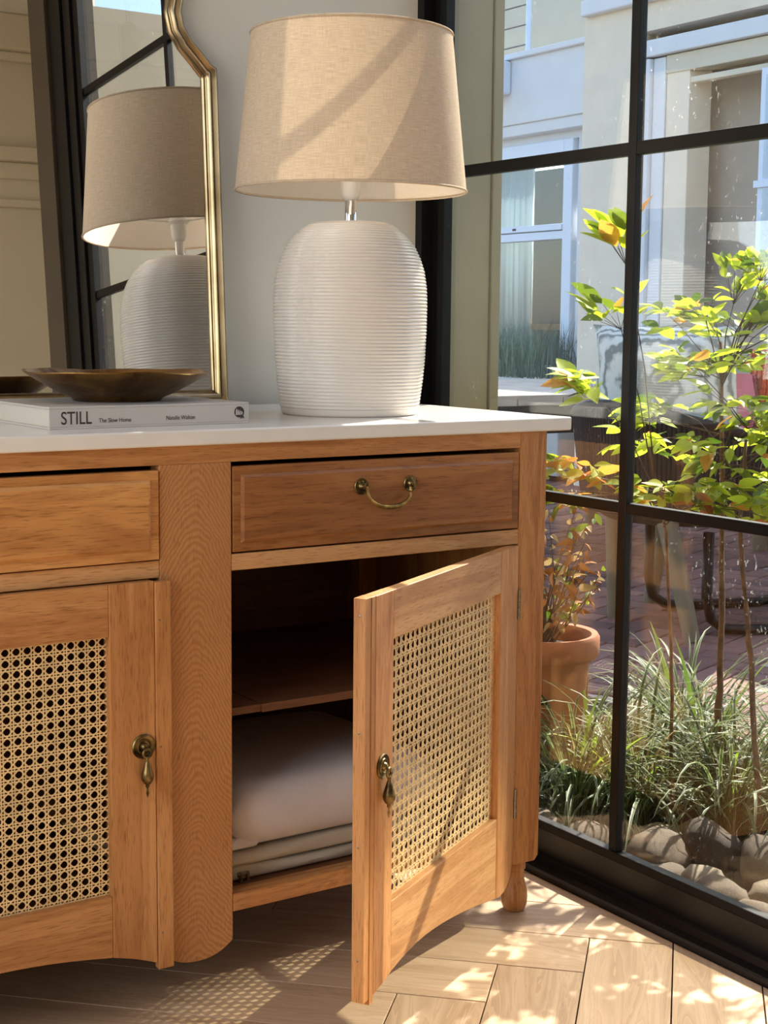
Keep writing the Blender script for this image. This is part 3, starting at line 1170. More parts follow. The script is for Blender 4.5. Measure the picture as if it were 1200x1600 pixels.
pb = [(0.001, 0.005), (0.052, 0.004), (0.060, 0.0), (0.068, 0.0), (0.072, 0.005), (0.092, 0.0135), (0.112, 0.024), (0.130, 0.0345), (0.1425, 0.0425), (0.1455, 0.0450), (0.1450, 0.0466), (0.1405, 0.0450), (0.128, 0.0375), (0.108, 0.0275), (0.086, 0.0175), (0.06, 0.0095), (0.001, 0.0075)]
g = G().lathe(pb, (0, 0, 0), 64, fr=bowlwarp)
g.build('dish', 'bowl_brass', bw, smooth=True, angle=60)

# ------------------------------------------------------------------ table lamp
LX, LY = -0.2505, 0.2351
lp = empty('table_lamp', (LX, LY, ZT_))
tag(lp, 'table lamp with ribbed white ceramic base and linen drum shade', 'lamp')
prof = [(0.1165, 0.0), (0.1185, 0.004), (0.1200, 0.012), (0.1262, 0.06), (0.1295, 0.10), (0.1315, 0.145), (0.1322, 0.19), (0.1310, 0.218), (0.1270, 0.244), (0.1200, 0.266), (0.1120, 0.283), (0.1010, 0.299), (0.0880, 0.312), (0.0740, 0.3215), (0.0640, 0.3258)]


def rad_at(h):
    return interp([(b_, a) for a, b_ in prof], h)


hs, h = [], 0.014
# ribs follow the surface arc
body = [(0.010, 0.0), (0.1140, 0.0), (0.1165, 0.0012), (0.1185, 0.004), (0.1200, 0.012)]
s, hh = 0.0, 0.012
while hh < 0.3215:
    r0 = rad_at(hh)
    dr = (rad_at(min(hh + 0.002, 0.325)) - r0) / 0.002
    step = 0.0059 / sqrt(1 + dr * dr)
    for q, amp in ((0.0, -0.0010), (0.2, 0.00055), (0.4, 0.0010), (0.6, 0.0010), (0.8, 0.00055)):
        z_ = hh + step * q
        if z_ >= 0.3222:
            break
        nx_, nz_ = 1 / sqrt(1 + dr * dr), -dr / sqrt(1 + dr * dr)
        body.append((rad_at(z_) + amp * nx_, z_ + amp * nz_))
    hh += step
body += [(0.0700, 0.3242), (0.0640, 0.3262), (0.0585, 0.3270), (0.0140, 0.3270), (0.001, 0.3270)]
g = G().lathe(body, (0, 0, 0), 96)
g.build('ceramic_base', 'ceramic', lp, smooth=True, angle=75)
G().lathe([(0.112, -0.0002), (0.1145, 0.0006), (0.1135, 0.0014)], (0, 0, 0), 64).build('felt_ring', 'rope', lp)
G().lathe([(0.0100, 0.3268), (0.0100, 0.362), (0.0092, 0.364)], (0, 0, 0), 24).build('neck', 'chrome', lp, smooth=True, angle=50)
G().lathe([(0.0085, 0.3635), (0.0120, 0.3660), (0.0150, 0.372), (0.0165, 0.384), (0.0170, 0.398), (0.0225, 0.402), (0.0230, 0.406), (0.0175, 0.408), (0.0165, 0.425), (0.0150, 0.428)], (0, 0, 0), 28).build('socket', 'white_plastic', lp, smooth=True, angle=50)
G().lathe([(0.0125, 0.428), (0.0135, 0.440), (0.0200, 0.455), (0.0285, 0.475), (0.0300, 0.490), (0.0270, 0.507), (0.0180, 0.518), (0.004, 0.522)], (0, 0, 0), 28).build('bulb', 'white_plastic', lp, smooth=True)
SB, ST, ZSB, ZST = 0.1974, 0.1704, 1.2564 - ZT_, 1.5106 - ZT_ + 0.004
sh_ = G()
nst = 14
vs, fs = [], []
SEG = 96
for k in range(nst + 1):
    t = k / nst
    for i in range(SEG):
        a = 2 * pi * i / SEG
        r = SB + (ST - SB) * t
        vs.append((r * cos(a), r * sin(a), ZSB + (ZST - ZSB) * t))
for k in range(nst):
    for i in range(SEG):
        j = (i + 1) % SEG
        fs.append((k * SEG + i, k * SEG + j, (k + 1) * SEG + j, (k + 1) * SEG + i))
sh_.add(vs, fs)
shade = sh_.build('shade', 'shade_linen', lp, smooth=True)
G().torus((0, 0, ZSB), SB, 0.0022, (0, 0, 1), 96, 8).build('lower_hem', 'shade_linen', shade, smooth=True)
G().torus((0, 0, ZST), ST, 0.0022, (0, 0, 1), 96, 8).build('upper_hem', 'shade_linen', shade, smooth=True)
g = G()
for k in range(3):
    a = radians(58 + 120 * k)
    zr = ZSB + 0.030
    rr = SB - 0.005
    g.tube([(0.022 * cos(a), 0.022 * sin(a), 0.404), (0.05 * cos(a), 0.05 * sin(a), 0.404), (0.1 * cos(a), 0.1 * sin(a), zr - 0.004), (rr * cos(a), rr * sin(a), zr)], 0.0016, 6)
g.torus((0, 0, 0.404), 0.022, 0.0016, (0, 0, 1), 20, 6)
g.build('shade_carrier', 'white_plastic', shade)

# ------------------------------------------------------------------ mirror
TILT = 0.0623
mr = empty('mirror', (-0.675, 0.540, ZT_ + 0.001))
mr.rotation_euler = (-TILT, 0, 0)
tag(mr, 'arched mirror in a moulded brass frame leaning on the wall behind the book', 'mirror')
HALF = 0.347
half = [(HALF, 0.0), (HALF, 0.02), (HALF, 0.30), (HALF, 0.600), (HALF - 0.001, 0.6215), (HALF - 0.013, 0.629), (HALF - 0.030, 0.648), (HALF - 0.050, 0.668), (HALF - 0.064, 0.690), (HALF - 0.069, 0.715), (HALF - 0.063, 0.745),
        (HALF - 0.052, 0.775), (HALF - 0.050, 0.810), (HALF - 0.062, 0.860), (HALF - 0.100, 0.915), (HALF - 0.165, 0.962), (HALF - 0.25, 0.992), (0, 1.005)]
outline = [(x, z) for x, z in half] + [(-x, z) for x, z in half[::-1][1:]]
FWID = 0.030


def offset_poly(poly, d):
    out = []
    n = len(poly)
    for i in range(n):
        p0, p1, p2 = Vector(poly[i - 1]), Vector(poly[i]), Vector(poly[(i + 1) % n])
        a, b_ = (p1 - p0).normalized(), (p2 - p1).normalized()
        na, nb = Vector((-a.y, a.x)), Vector((-b_.y, b_.x))
        m = (na + nb)
        m = m / max(0.35, m.dot(na))
        out.append((p1.x + m.x * d, p1.y + m.y * d))
    return out


secs = [(0.0, 0.018), (0.0, 0.002), (0.002, -0.004), (0.006, -0.006), (0.010, -0.003), (0.013, -0.001), (0.016, -0.004), (0.020, -0.006), (0.024, -0.003), (0.0255, 0.002), (0.0285, 0.002), (0.030, 0.006), (0.030, 0.018)]
g = G()
rings_ = [(offset_poly(outline, d), y) for d, y in secs]
n = len(outline)
vs = [(x, y, z) for ring, y in rings_ for x, z in ring]
fs = []
for k in range(len(secs)):
    k2 = (k + 1) % len(secs)
    for i in range(n):
        j = (i + 1) % n
        fs.append((k * n + i, k * n + j, k2 * n + j, k2 * n + i))
g.add(vs, fs)
fix_normals(g.build('frame', 'brass_smooth', mr, smooth=True, angle=55))
ins = offset_poly(outline, FWID - 0.004)
G().prism(ins, XZ, 0.0085, 0.0115).build('mirror_glass', 'mirror_silver', mr)
G().prism(offset_poly(outline, 0.006), XZ, 0.0125, 0.0175).build('backing', 'oak_dark', mr)

# ------------------------------------------------------------------ pendant light of the room (seen reflected)
pn = empty('pendant_light', (-0.46, -2.25, 2.72))
tag(pn, 'ribbed amber glass pendant light hanging from the room ceiling', 'lamp')
G().lathe([(0.045, 0.0), (0.045, 0.025), (0.01, 0.03)], (0, 0, 0), 24).build('ceiling_rose', 'amber_glass_metal', pn)
G().tube([(0, 0, 0), (0, 0, -0.20)], 0.004, 8).build('cord', 'black_metal', pn)
G().lathe([(0.034, -0.36), (0.036, -0.30), (0.034, -0.2), (0.02, -0.19)], (0, 0, 0), 24).build('stem_cap', 'amber_glass_metal', pn, smooth=True, angle=40)
G().lathe([(0.05, -0.335), (0.085, -0.35), (0.112, -0.39), (0.118, -0.44), (0.108, -0.49), (0.08, -0.53), (0.06, -0.54)], (0, 0, 0), 72, cap=False,
          fr=lambda r, a, h: (r * (1 + 0.035 * cos(24 * a)) * cos(a), r * (1 + 0.035 * cos(24 * a)) * sin(a), h)).build('glass_shade', 'amber_glass', pn, smooth=True)

# ------------------------------------------------------------------ the courtyard
GZ = -0.04
gd = struct(G().box(0.186, 14, -1.45, 12, GZ - 0.4, GZ - 0.05).build('ground', 'far_paving'))
struct(G().box(0.186, 1.22, -1.44, 0.56, GZ - 0.06, GZ).box(0.33, 1.22, 0.56, 3.2, GZ - 0.06, GZ).build('path_bed', 'soil', bevel=0.0)).name = 'ground_bed'
pav = struct(empty('pavement', (0, 0, 0)))
G().box(1.22, 13.9, -1.4, 11.9, GZ - 0.06, GZ - 0.009).build('mortar_bed', 'mortar', pav)
stuff(pav.children[0])
BLn, BWd = 0.215, 0.105
gbk = G()
bz = 0.004
bvs = [(sx * (BLn / 2 - e), sy * (BWd / 2 - e), z) for (e, z) in ((0.003, -0.02), (0.003, -0.004), (0.007, 0.0)) for sx, sy in ((-1, -1), (1, -1), (1, 1), (-1, 1))]
bfs = [(8, 9, 10, 11)] + [(k + i, k + (i + 1) % 4, k + 4 + (i + 1) % 4, k + 4 + i) for k in (0, 4) for i in range(4)]
gbk.add(bvs, bfs)
brick_me = gbk.mesh('brick', 'paving_brick')
cand = []
c45, s45 = cos(0.35), sin(0.35)
for k in range(-40, 60):
    for m in range(-12, 13):
        w2 = 0.1075
        dt, ds = k * w2 + m * 0.215, k * w2 - m * 0.215
        for hor in (True, False):
            if hor:
                t_, s_ = dt - 0.215 / 2, ds + w2 / 2
            else:
                t_, s_ = dt - w2 / 2, ds - 0.215 / 2
            x, y = 1.3 + t_ * c45 - s_ * s45, 1.5 + t_ * s45 + s_ * c45
            if x < 1.28 or y < 0.2 or y > 6 or x > 6:
                continue
            ang = math.atan2(y - CAM.y, x - CAM.x)
            if 0.72 < ang < 0.90:
                cand.append((math.hypot(x - CAM.x, y - CAM.y), x, y, 0.35 + (0 if hor else pi / 2)))
cand.sort()
rb = random.Random(3)
far_g = G()
for i, (d, x, y, a) in enumerate(cand):
    if i < 300:
        o = bpy.data.objects.new('brick', brick_me)
        COL.objects.link(o)
        o.parent = pav
        o.location = (x, y, GZ + rb.uniform(-0.002, 0.002))
        o.rotation_euler = (0, 0, a)
    elif i < 1500:
        M = Matrix.Translation((x, y, GZ)) @ Matrix.Rotation(a, 4, 'Z')
        far_g.add([M @ Vector(v) for v in bvs], bfs)
if far_g.v:
    stuff(far_g.build('far_bricks', 'paving_brick', pav))

# south wing of the house with the tall window that throws the sun back
ws = struct(empty('wall_wing'))
g = G().box(0.225, 1.05, -1.57, -1.45, -0.4, 2.30)
g.box(1.05, 1.15, -1.57, -1.45, -0.4, 3.4).box(2.6, 6, -1.57, -1.45, -0.4, 3.4).box(1.15, 2.6, -1.57, -1.45, 3.2, 3.4).box(1.15, 2.6, -1.57, -1.45, -0.4, 0.1)
g.build('wall_slab', 'wing_plaster', ws)
w2_ = struct(empty('window_2'))
G().box(1.15, 1.2, -1.55, -1.47, 0.1, 3.2).box(2.55, 2.6, -1.55, -1.47, 0.1, 3.2).box(1.2, 2.55, -1.55, -1.47, 0.1, 0.15).box(1.2, 2.55, -1.55, -1.47, 3.15, 3.2).build('frame', 'upvc', w2_)
G().box(1.2, 2.55, -1.52, -1.515, 0.15, 3.15).build('pane', 'house_glass', w2_)

# house across the yard: a block with blind door and, set back, a bay with sash window and balcony
HX = 5.0
hs_ = tag(empty('house', (HX, 5.5, GZ - 0.05)), 'pale rendered house across the courtyard with blue-white window and balcony', 'house')
HO = Vector((-HX, -5.5, -(GZ - 0.05)))


def H(g, name, mat, parent=hs_, **kw):
    o = g.build(name, mat, parent, **kw)
    if parent is hs_:
        o.location = HO
    return o


H(G().box(HX, HX + 2.2, 5.22, 5.72, -0.1, 3.42), 'wall', 'stucco')
H(G().box(HX, HX + 2.2, 0.6, 5.22, 2.85, 3.42), 'wall', 'stucco')
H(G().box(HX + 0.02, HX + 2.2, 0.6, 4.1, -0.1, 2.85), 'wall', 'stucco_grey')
H(G().box(HX - 0.06, HX + 0.03, 0.6, 5.7, 3.02, 3.12), 'cornice', 'stucco_white', bevel=0.01)
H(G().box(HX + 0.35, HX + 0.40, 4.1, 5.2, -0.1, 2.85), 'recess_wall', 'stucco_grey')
dfr = G().box(HX - 0.01, HX + 0.10, 5.09, 5.22, -0.1, 2.68).box(HX + 0.02, HX + 0.14, 4.98, 5.085, -0.1, 2.68)
dfr.box(HX - 0.02, HX + 0.12, 4.0, 5.22, 2.69, 2.79)
H(dfr, 'door_frame', 'stucco_white', bevel=0.006)
H(G().box(HX + 0.03, HX + 0.22, 4.78, 4.975, -0.1, 2.66), 'blind', 'stucco', bevel=0.005)
H(G().box(HX + 0.02, HX + 0.15, 4.0, 4.975, 2.575, 2.685), 'blind_box', 'cream_paint', bevel=0.006)
H(G().box(HX + 0.04, HX + 0.10, 4.0, 4.8, 2.50, 2.535), 'blind_rail', 'cream_paint', bevel=0.004)
sw = H(G().box(HX - 0.005, HX + 0.015, 3.55, 4.17, 1.25, 2.5).box(HX - 0.02, HX, 3.5, 4.19, 1.83, 1.87), 'side_window', 'upvc')
G().box(HX - 0.012, HX - 0.006, 3.6, 4.13, 1.3, 1.82).box(HX - 0.012, HX - 0.006, 3.6, 4.13, 1.88, 2.46).build('pane', 'house_glass', sw)
# set-back bay
BX = 5.5
H(G().box(BX, BX + 0.2, 5.72, 6.33, -0.1, 2.5).box(BX, BX + 0.2, 7.6, 9.5, -0.1, 2.5).box(BX, BX + 0.2, 6.33, 7.6, 2.36, 2.5).box(BX, BX + 0.2, 6.33, 7.6, -0.1, 0.66), 'bay_wall', 'stucco_white')
H(G().box(BX - 0.12, BX + 0.2, 5.72, 9.5, 2.5, 2.97), 'balcony_parapet', 'stucco_white', bevel=0.008)
H(G().box(BX - 0.16, BX + 0.22, 5.72, 9.5, 2.965, 3.005), 'parapet_cap', 'stucco_white', bevel=0.006)
H(G().box(BX - 0.10, BX + 0.05, 5.72, 9.5, 2.42, 2.50), 'lintel', 'stucco_white', bevel=0.006)
wf = H(G().box(BX - 0.03, BX + 0.06, 6.36, 6.46, 0.66, 2.36).box(BX - 0.03, BX + 0.06, 7.5, 7.6, 0.66, 2.36).box(BX - 0.03, BX + 0.06, 6.46, 7.5, 2.25, 2.36)
       .box(BX - 0.04, BX + 0.06, 6.46, 7.5, 1.72, 1.765).box(BX - 0.025, BX + 0.06, 6.46, 7.5, 1.655, 1.715).box(BX - 0.03, BX + 0.06, 6.46, 7.5, 0.66, 0.74), 'sash_window', 'upvc', bevel=0.005)
G().box(BX + 0.02, BX + 0.026, 6.46, 7.5, 1.765, 2.25).build('pane', 'house_glass', wf)
G().box(BX + 0.02, BX + 0.026, 6.46, 7.5, 0.74, 1.655).build('pane', 'house_glass', wf)
G().box(BX - 0.043, BX - 0.038, 6.98, 7.02, 1.735, 1.75).build('latch', 'black_metal', wf)
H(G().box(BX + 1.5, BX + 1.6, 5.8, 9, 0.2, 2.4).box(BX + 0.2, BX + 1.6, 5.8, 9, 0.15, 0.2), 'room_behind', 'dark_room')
cu = G()
vs, fs = [], []
for i in range(41):
    y = 7.04 + 0.46 * i / 40
    x = BX + 0.16 + 0.025 * sin(i * 1.1) + 0.01 * sin(i * 2.7)
    vs += [(x, y, 0.72), (x, y, 2.34), (x + 0.004, y, 2.34), (x + 0.004, y, 0.72)]
for i in range(40):
    for j in range(4):
        fs.append((i * 4 + j, i * 4 + (j + 1) % 4, i * 4 + 4 + (j + 1) % 4, i * 4 + 4 + j))
cu.add(vs, fs)
H(cu, 'curtain', 'curtain', smooth=True)
H(G().box(BX + 0.18, BX + 0.55, 6.5, 7.1, 1.0, 1.045), 'shelf', 'oak_x')
H(G().box(BX + 0.6, BX + 0.64, 6.62, 6.66, 0.7, 2.3).box(BX + 0.6, BX + 0.64, 6.3, 7.1, 1.35, 1.38).box(BX + 0.6, BX + 0.64, 6.3, 7.1, 1.8, 1.83), 'inner_frame', 'stucco')
H(G().box(BX + 0.3, BX + 0.4, 6.60, 6.73, 1.045, 1.25), 'jar', 'rope', bevel=0.03)
H(G().box(BX - 0.5, BX + 0.02, 5.9, 8.4, 0.0, 0.66), 'planter', 'planter_concrete', bevel=0.01)
rl = H(G().tube([(BX + 0.1, 7.05, 2.95), (BX + 0.1, 7.05, 4.0)], 0.022, 8), 'rail_post', 'upvc')
for k in range(6):
    H(G().tube([(BX + 0.1, 6.2 + 0.87, 3.12 + 0.145 * k), (BX + 0.1, 9.4, 3.12 + 0.145 * k)], 0.006, 6), 'rail_wire', 'steel')
H(G().box(BX + 0.9, BX + 1.0, 5.7, 9.5, 2.9, 4.6), 'upper_wall', 'cream_paint')
ac = tag(empty('air_conditioner', (BX - 0.30, 7.12, 2.72)), 'white air conditioner box fixed to the balcony parapet', 'appliance')
G().box(-0.16, 0.178, -0.16, 0.35, 0.0, 0.24).build('casing', 'upvc', ac, bevel=0.02)
G().box(-0.166, -0.158, -0.10, 0.3, 0.03, 0.21).build('grille', 'stucco_white', ac, bevel=0.01)

H(G().box(4.25, HX, 0.6, 5.2, GZ - 0.06, GZ + 0.015), 'sunlit_strip', 'planter_concrete', bevel=0.005)  # pale strip whose light tone stands in for sun on the paving
# boundary wall to the right
struct(G().box(3.0, 7.0, -1.44, -1.3, -0.1, 0.5).build('wall_low', 'stucco'))


# ------------------------------------------------------------------ plants
def leaf_mesh(name, L, W, mat, bend=0.15, fold=0.12):
    g = G()
    n = 5
    rows = []
    for i in range(n + 1):
        t = i / n
        wd = W / 2 * (sin(pi * t ** 0.8) ** 0.9 if 0 < t < 1 else 0.0) + 0.0004
        z = -bend * L * t * t
        rows.append([(-wd, L * t, z + fold * wd), (0, L * t, z), (wd, L * t, z + fold * wd)])
    vs = [p for r in rows for p in r]
    fs = []
    for i in range(n):
        for j in range(2):
            a = i * 3 + j
            fs.append((a, a + 1, a + 4, a + 3))
    g.add(vs, fs)
    me = g.mesh(name, mat)
    me.polygons.foreach_set('use_smooth', [True] * len(me.polygons))
    return me


LEAVES = {k: [leaf_mesh('leaf', L, L * 0.46, m, b_, 0.25) for L, b_ in ((0.046, 0.12), (0.056, 0.25), (0.068, 0.05))] for k, m in (('lime', 'leaf_lime'), ('green', 'leaf_green'), ('red', 'leaf_red'))}


def put(me, name, parent, loc, direction, roll=0.0, scale=1.0):
    o = bpy.data.objects.new(name, me)
    COL.objects.link(o)
    o.parent = parent
    d = Vector(direction).normalized()
    q = d.to_track_quat('Y', 'Z')
    o.rotation_mode = 'QUATERNION'
    from mathutils import Quaternion
    o.rotation_quaternion = q @ Quaternion((0, 1, 0), roll)
    o.location = loc
    o.scale = (scale,) * 3
    return o


def nandina(base, label, stems, sprays, seed, limit=300):
    rnd = random.Random(seed)
    root = empty('nandina_shrub', base)
    tag(root, label, 'shrub')
    B = Vector(base)
    for path, r in stems:
        pts = [Vector(p) - B for p in path]
        # refine with slight wobble and node swellings
        fine, rad = [], []
        for k in range(len(pts) - 1):
            for i in range(6):
                t = i / 6
                p = pts[k].lerp(pts[k + 1], t)
                fine.append(p + Vector((rnd.uniform(-1, 1), rnd.uniform(-1, 1), 0)) * 0.002)
                rad.append(r * (1.0 - 0.55 * (k + t) / (len(pts) - 1)) * (1.15 if i == 0 else 1.0))
        fine.append(pts[-1])
        rad.append(r * 0.42)
        G().tube(fine, rad, 8).build('stem', 'bark', root, smooth=True)
    tw = G()
    extra = {k: G() for k in LEAVES}
    cnt = 0
    for (anchor, centre, spread, nsp, mixw, size) in sprays:
        A, Cc = Vector(anchor) - B, Vector(centre) - B

        def scatter(k):
            return Vector((rnd.gauss(0, 1) * spread[0] * k, rnd.gauss(0, 1) * spread[1] * k, rnd.gauss(0, 1) * spread[2] * k))
        nodes = []
        for q in range(max(3, nsp // 3)):
            nd = Cc + scatter(0.9)
            mid = A.lerp(nd, 0.5) + Vector((rnd.uniform(-.01, .01), rnd.uniform(-.01, .01), 0.012))
            tw.tube([A + Vector((0, 0, rnd.uniform(-0.03, 0.03))), mid, nd], [0.0017, 0.0013, 0.0010], 5, cap=False)
            nodes.append(nd)
        for k in range(nsp * 3):
            nd = rnd.choice(nodes)
            out = nd - A
            out.z *= 0.3
            out = out.normalized() if out.length > 1e-4 else Vector((1, 0, 0))
            a0 = rnd.uniform(-1.5, 1.5)
            out = (Matrix.Rotation(a0, 3, 'Z') @ out)
            e = nd + out * rnd.uniform(0.02, 0.065) + Vector((0, 0, rnd.uniform(-0.02, 0.03)))
            tw.tube([nd, e], [0.0008, 0.0005], 4, cap=False)
            for q in range(rnd.choice((2, 3, 3, 3))):
                a = (q - 1.0) * 0.95 + rnd.uniform(-0.35, 0.35)
                d = (Matrix.Rotation(a, 3, 'Z') @ out + Vector((0, 0, rnd.uniform(-0.55, 0.3)))).normalized()
                kind = rnd.choices(('lime', 'green', 'red'), mixw)[0]
                lo = e + d * 0.004
                me, roll, sc = rnd.choice(LEAVES[kind]), rnd.uniform(-0.9, 0.9), size * rnd.uniform(0.62, 1.12)
                if cnt < limit and k % 3 == 0:
                    put(me, 'leaf', root, lo, d, roll, sc)
                    cnt += 1
                else:
                    qq = d.to_track_quat('Y', 'Z') @ Quaternion((0, 1, 0), roll)
                    M = Matrix.Translation(lo) @ qq.to_matrix().to_4x4() @ Matrix.Scale(sc, 4)
                    extra[kind].add([M @ v.co for v in me.vertices], [tuple(p.vertices) for p in me.polygons])
    for kind, gx in extra.items():
        if gx.v:
            stuff(gx.build('inner_leaves', 'leaf_' + kind, root, smooth=True))
    stuff(tw.build('twigs', 'twig', root))
    return root


A1 = (0.75, 0.32, 0.93)
nandina((0.75, 0.29, GZ), 'tall nandina with lime leaves on one thick cane behind the river stones',
        [([(0.75, 0.29, GZ), (0.75, 0.295, 0.20), (0.752, 0.30, 0.45), (0.75, 0.31, 0.70), (0.75, 0.33, 1.00)], 0.0085)],
        [(A1, (0.80, 0.22, 1.05), (0.06, 0.07, 0.05), 24, (7, 2, 0.7), 0.95),
         (A1, (0.78, 0.33, 1.02), (0.05, 0.06, 0.05), 18, (7, 2, 0.3), 0.9),
         ((0.75, 0.325, 0.9), (0.78, 0.50, 0.98), (0.05, 0.06, 0.05), 11, (6, 3, 0.3), 1.0),
         ((0.75, 0.315, 0.78), (0.74, 0.44, 0.80), (0.06, 0.10, 0.055), 24, (7, 2, 0.2), 0.95),
         ((0.75, 0.31, 0.72), (0.78, 0.22, 0.72), (0.06, 0.08, 0.055), 20, (7, 3, 0.4), 0.95)], 11, 300)
nandina((0.62, 0.04, GZ), 'nandina of thin canes with lime and reddish leaves close behind the glass',
        [([(0.62, 0.04, GZ), (0.62, 0.06, 0.14), (0.635, 0.11, 0.40), (0.66, 0.17, 0.60), (0.70, 0.20, 0.80)], 0.0075),
         ([(0.60, 0.28, GZ), (0.60, 0.29, 0.3), (0.59, 0.31, 0.60), (0.56, 0.34, 0.78)], 0.0045)],
        [((0.57, 0.33, 0.72), (0.42, 0.31, 0.91), (0.04, 0.045, 0.075), 11, (6, 1.5, 0.6), 1.15),
         ((0.58, 0.32, 0.66), (0.38, 0.33, 0.695), (0.04, 0.075, 0.025), 13, (5, 1, 4), 1.0),
         ((0.58, 0.31, 0.64), (0.52, 0.24, 0.67), (0.06, 0.08, 0.03), 16, (6, 2, 1.0), 1.0),
         ((0.66, 0.17, 0.60), (0.66, 0.12, 0.66), (0.06, 0.07, 0.03), 10, (6, 3, 0.5), 1.0),
         ((0.70, 0.20, 0.80), (0.66, 0.20, 0.84), (0.05, 0.06, 0.05), 12, (6, 3, 0.3), 1.0)], 12, 290)


nandina((0.82, -0.14, GZ), 'extra nandina added at the right edge, mostly out of frame, to dapple the floor',  # added shrub, placed so its canopy throws leaf shadow on the room floor
        [([(0.82, -0.14, GZ), (0.82, -0.13, 0.3), (0.80, -0.10, 0.62), (0.80, -0.08, 0.95)], 0.008),
         ([(0.74, -0.30, GZ), (0.74, -0.30, 0.4), (0.72, -0.29, 0.80)], 0.006)],
        [((0.80, -0.10, 0.80), (0.78, 0.02, 0.98), (0.07, 0.07, 0.06), 22, (6, 3, 0.4), 1.0),
         ((0.80, -0.10, 0.70), (0.70, -0.08, 0.74), (0.08, 0.09, 0.06), 18, (6, 3, 0.4), 1.0),
         ((0.73, -0.29, 0.75), (0.72, -0.30, 0.86), (0.08, 0.09, 0.06), 20, (6, 3, 0.4), 1.0)], 14, 260)


def blade_mesh(L, W, arch, mats, tip=0.35):
    g = G()
    n = 8
    rows = []
    for i in range(n + 1):
        t = i / n
        wd = W / 2 * (1 - 0.15 * (1 - t)) * (1 if t < 1 - tip else max(0.02, (1 - t) / tip) ** 0.7)
        a = arch * t ** 1.5
        rows.append((t, wd, a))
    x = z = 0.0
    pts = []
    for i, (t, wd, a) in enumerate(rows):
        if i:
            x += L / n * sin(a)
            z += L / n * cos(a)
        pts.append((x, z, wd))
    vs = []
    for x, z, wd in pts:
        vs += [(x, -wd, z + 0.0006), (x, -wd * 0.6, z), (x, wd * 0.6, z), (x, wd, z + 0.0006)]
    for i in range(n):
        for j, mi in ((0, 1), (1, 0), (2, 1)):
            g.cur = mi
            a = i * 4 + j
            g.add([], [])
            g.f.append((a, a + 1, a + 5, a + 4))
            g.m.append(mi)
    g.v = vs
    me = g.mesh('blade', mats)
    me.polygons.foreach_set('use_smooth', [True] * len(me.polygons))
    return me


BL = [blade_mesh(L, W, a, ('blade_green', 'blade_cream')) for L, W, a in ((0.42, 0.0085, 2.0), (0.38, 0.0075, 2.4), (0.46, 0.009, 1.6), (0.34, 0.0075, 2.8), (0.40, 0.0085, 1.1))]
BLL = [blade_mesh(L, W, a, ('blade_lime', 'blade_lime')) for L, W, a in ((0.36, 0.012, 0.7), (0.34, 0.011, 1.3))]
BLS = [blade_mesh(L, 0.004, a, ('straw', 'straw')) for L, a in ((0.40, 1.4), (0.34, 2.2))]


def clump(base, label, n, seed, size=1.0, out=None):
    rnd = random.Random(seed)
    root = empty('lilyturf_clump', base)
    tag(root, label, 'grass plant', 'striped lilyturf clumps behind the glass')
    for k in range(n):
        a = rnd.uniform(0, 2 * pi)
        rr = rnd.uniform(0, 0.05)
        me = rnd.choices((rnd.choice(BL), rnd.choice(BLL), rnd.choice(BLS)), (8, 0.7, 0.9))[0]
        o = bpy.data.objects.new('blade', me)
        COL.objects.link(o)
        o.parent = root
        o.location = (rr * cos(a), rr * sin(a), 0.0)
        o.rotation_euler = (rnd.uniform(-0.15, 0.15), rnd.uniform(-0.15, 0.55), a + rnd.uniform(-0.5, 0.5))
        s = size * rnd.uniform(0.75, 1.15)
        o.scale = (s, s * 1.05, s)
    g = G()
    for k in range(110):
        a = rnd.uniform(0, 2 * pi)
        rr = rnd.uniform(0, 0.07)
        me = rnd.choices((rnd.choice(BL), rnd.choice(BLS)), (8, 0.8))[0]
        s = size * rnd.uniform(0.6, 1.05)
        M = Matrix.Translation((rr * cos(a), rr * sin(a), 0)) @ Euler((rnd.uniform(-0.2, 0.2), rnd.uniform(-0.1, 0.75), a + rnd.uniform(-0.6, 0.6))).to_matrix().to_4x4() @ Matrix.Scale(s, 4)
        first = len(g.m)
        g.add([M @ v.co for v in me.vertices], [tuple(p.vertices) for p in me.polygons])
        g.m[first:] = [p.material_index for p in me.polygons]
    stuff(g.build('under_blades', ('blade_green', 'blade_cream'), root, smooth=True))
    return root


spots = [((0.47, 0.44), 'left of the steel mullion, before the terracotta pot'), ((0.60, 0.38), 'right behind the steel mullion'),
         ((0.84, 0.42), 'behind the tall nandina cane'), ((0.90, 0.18), 'at the far right behind the thin cane'),
         ((0.70, 0.20), 'in front of the tall nandina cane, over the stones'), ((0.98, 0.62), 'at the back edge of the bed by the paving'),
         ((0.62, 0.56), 'directly beside the terracotta pot'), ((0.80, -0.02), 'at the lower right corner above the stones')]
for k, ((x, y), where) in enumerate(spots):
    clump((x, y, GZ), 'striped lilyturf clump ' + where, 62, 40 + k, 0.92 if k != 3 else 1.0)

# river stones along the glass
import mathutils.noise as mnoise


def stone_mesh(seed):
    import bmesh
    bm = bmesh.new()
    bmesh.ops.create_icosphere(bm, subdivisions=3, radius=1.0)
    off = Vector((seed * 3.1, seed * 1.7, seed * 2.3))
    for v in bm.verts:
        v.co *= 1 + 0.34 * mnoise.noise(v.co * 0.8 + off) + 0.12 * mnoise.noise(v.co * 2.2 + off) + 0.04 * mnoise.noise(v.co * 6 + off)
    me = bpy.data.meshes.new('river_stone')
    bm.to_mesh(me)
    bm.free()
    me.materials.append(MATS['river_stone'])
    me.polygons.foreach_set('use_smooth', [True] * len(me.polygons))
    return me


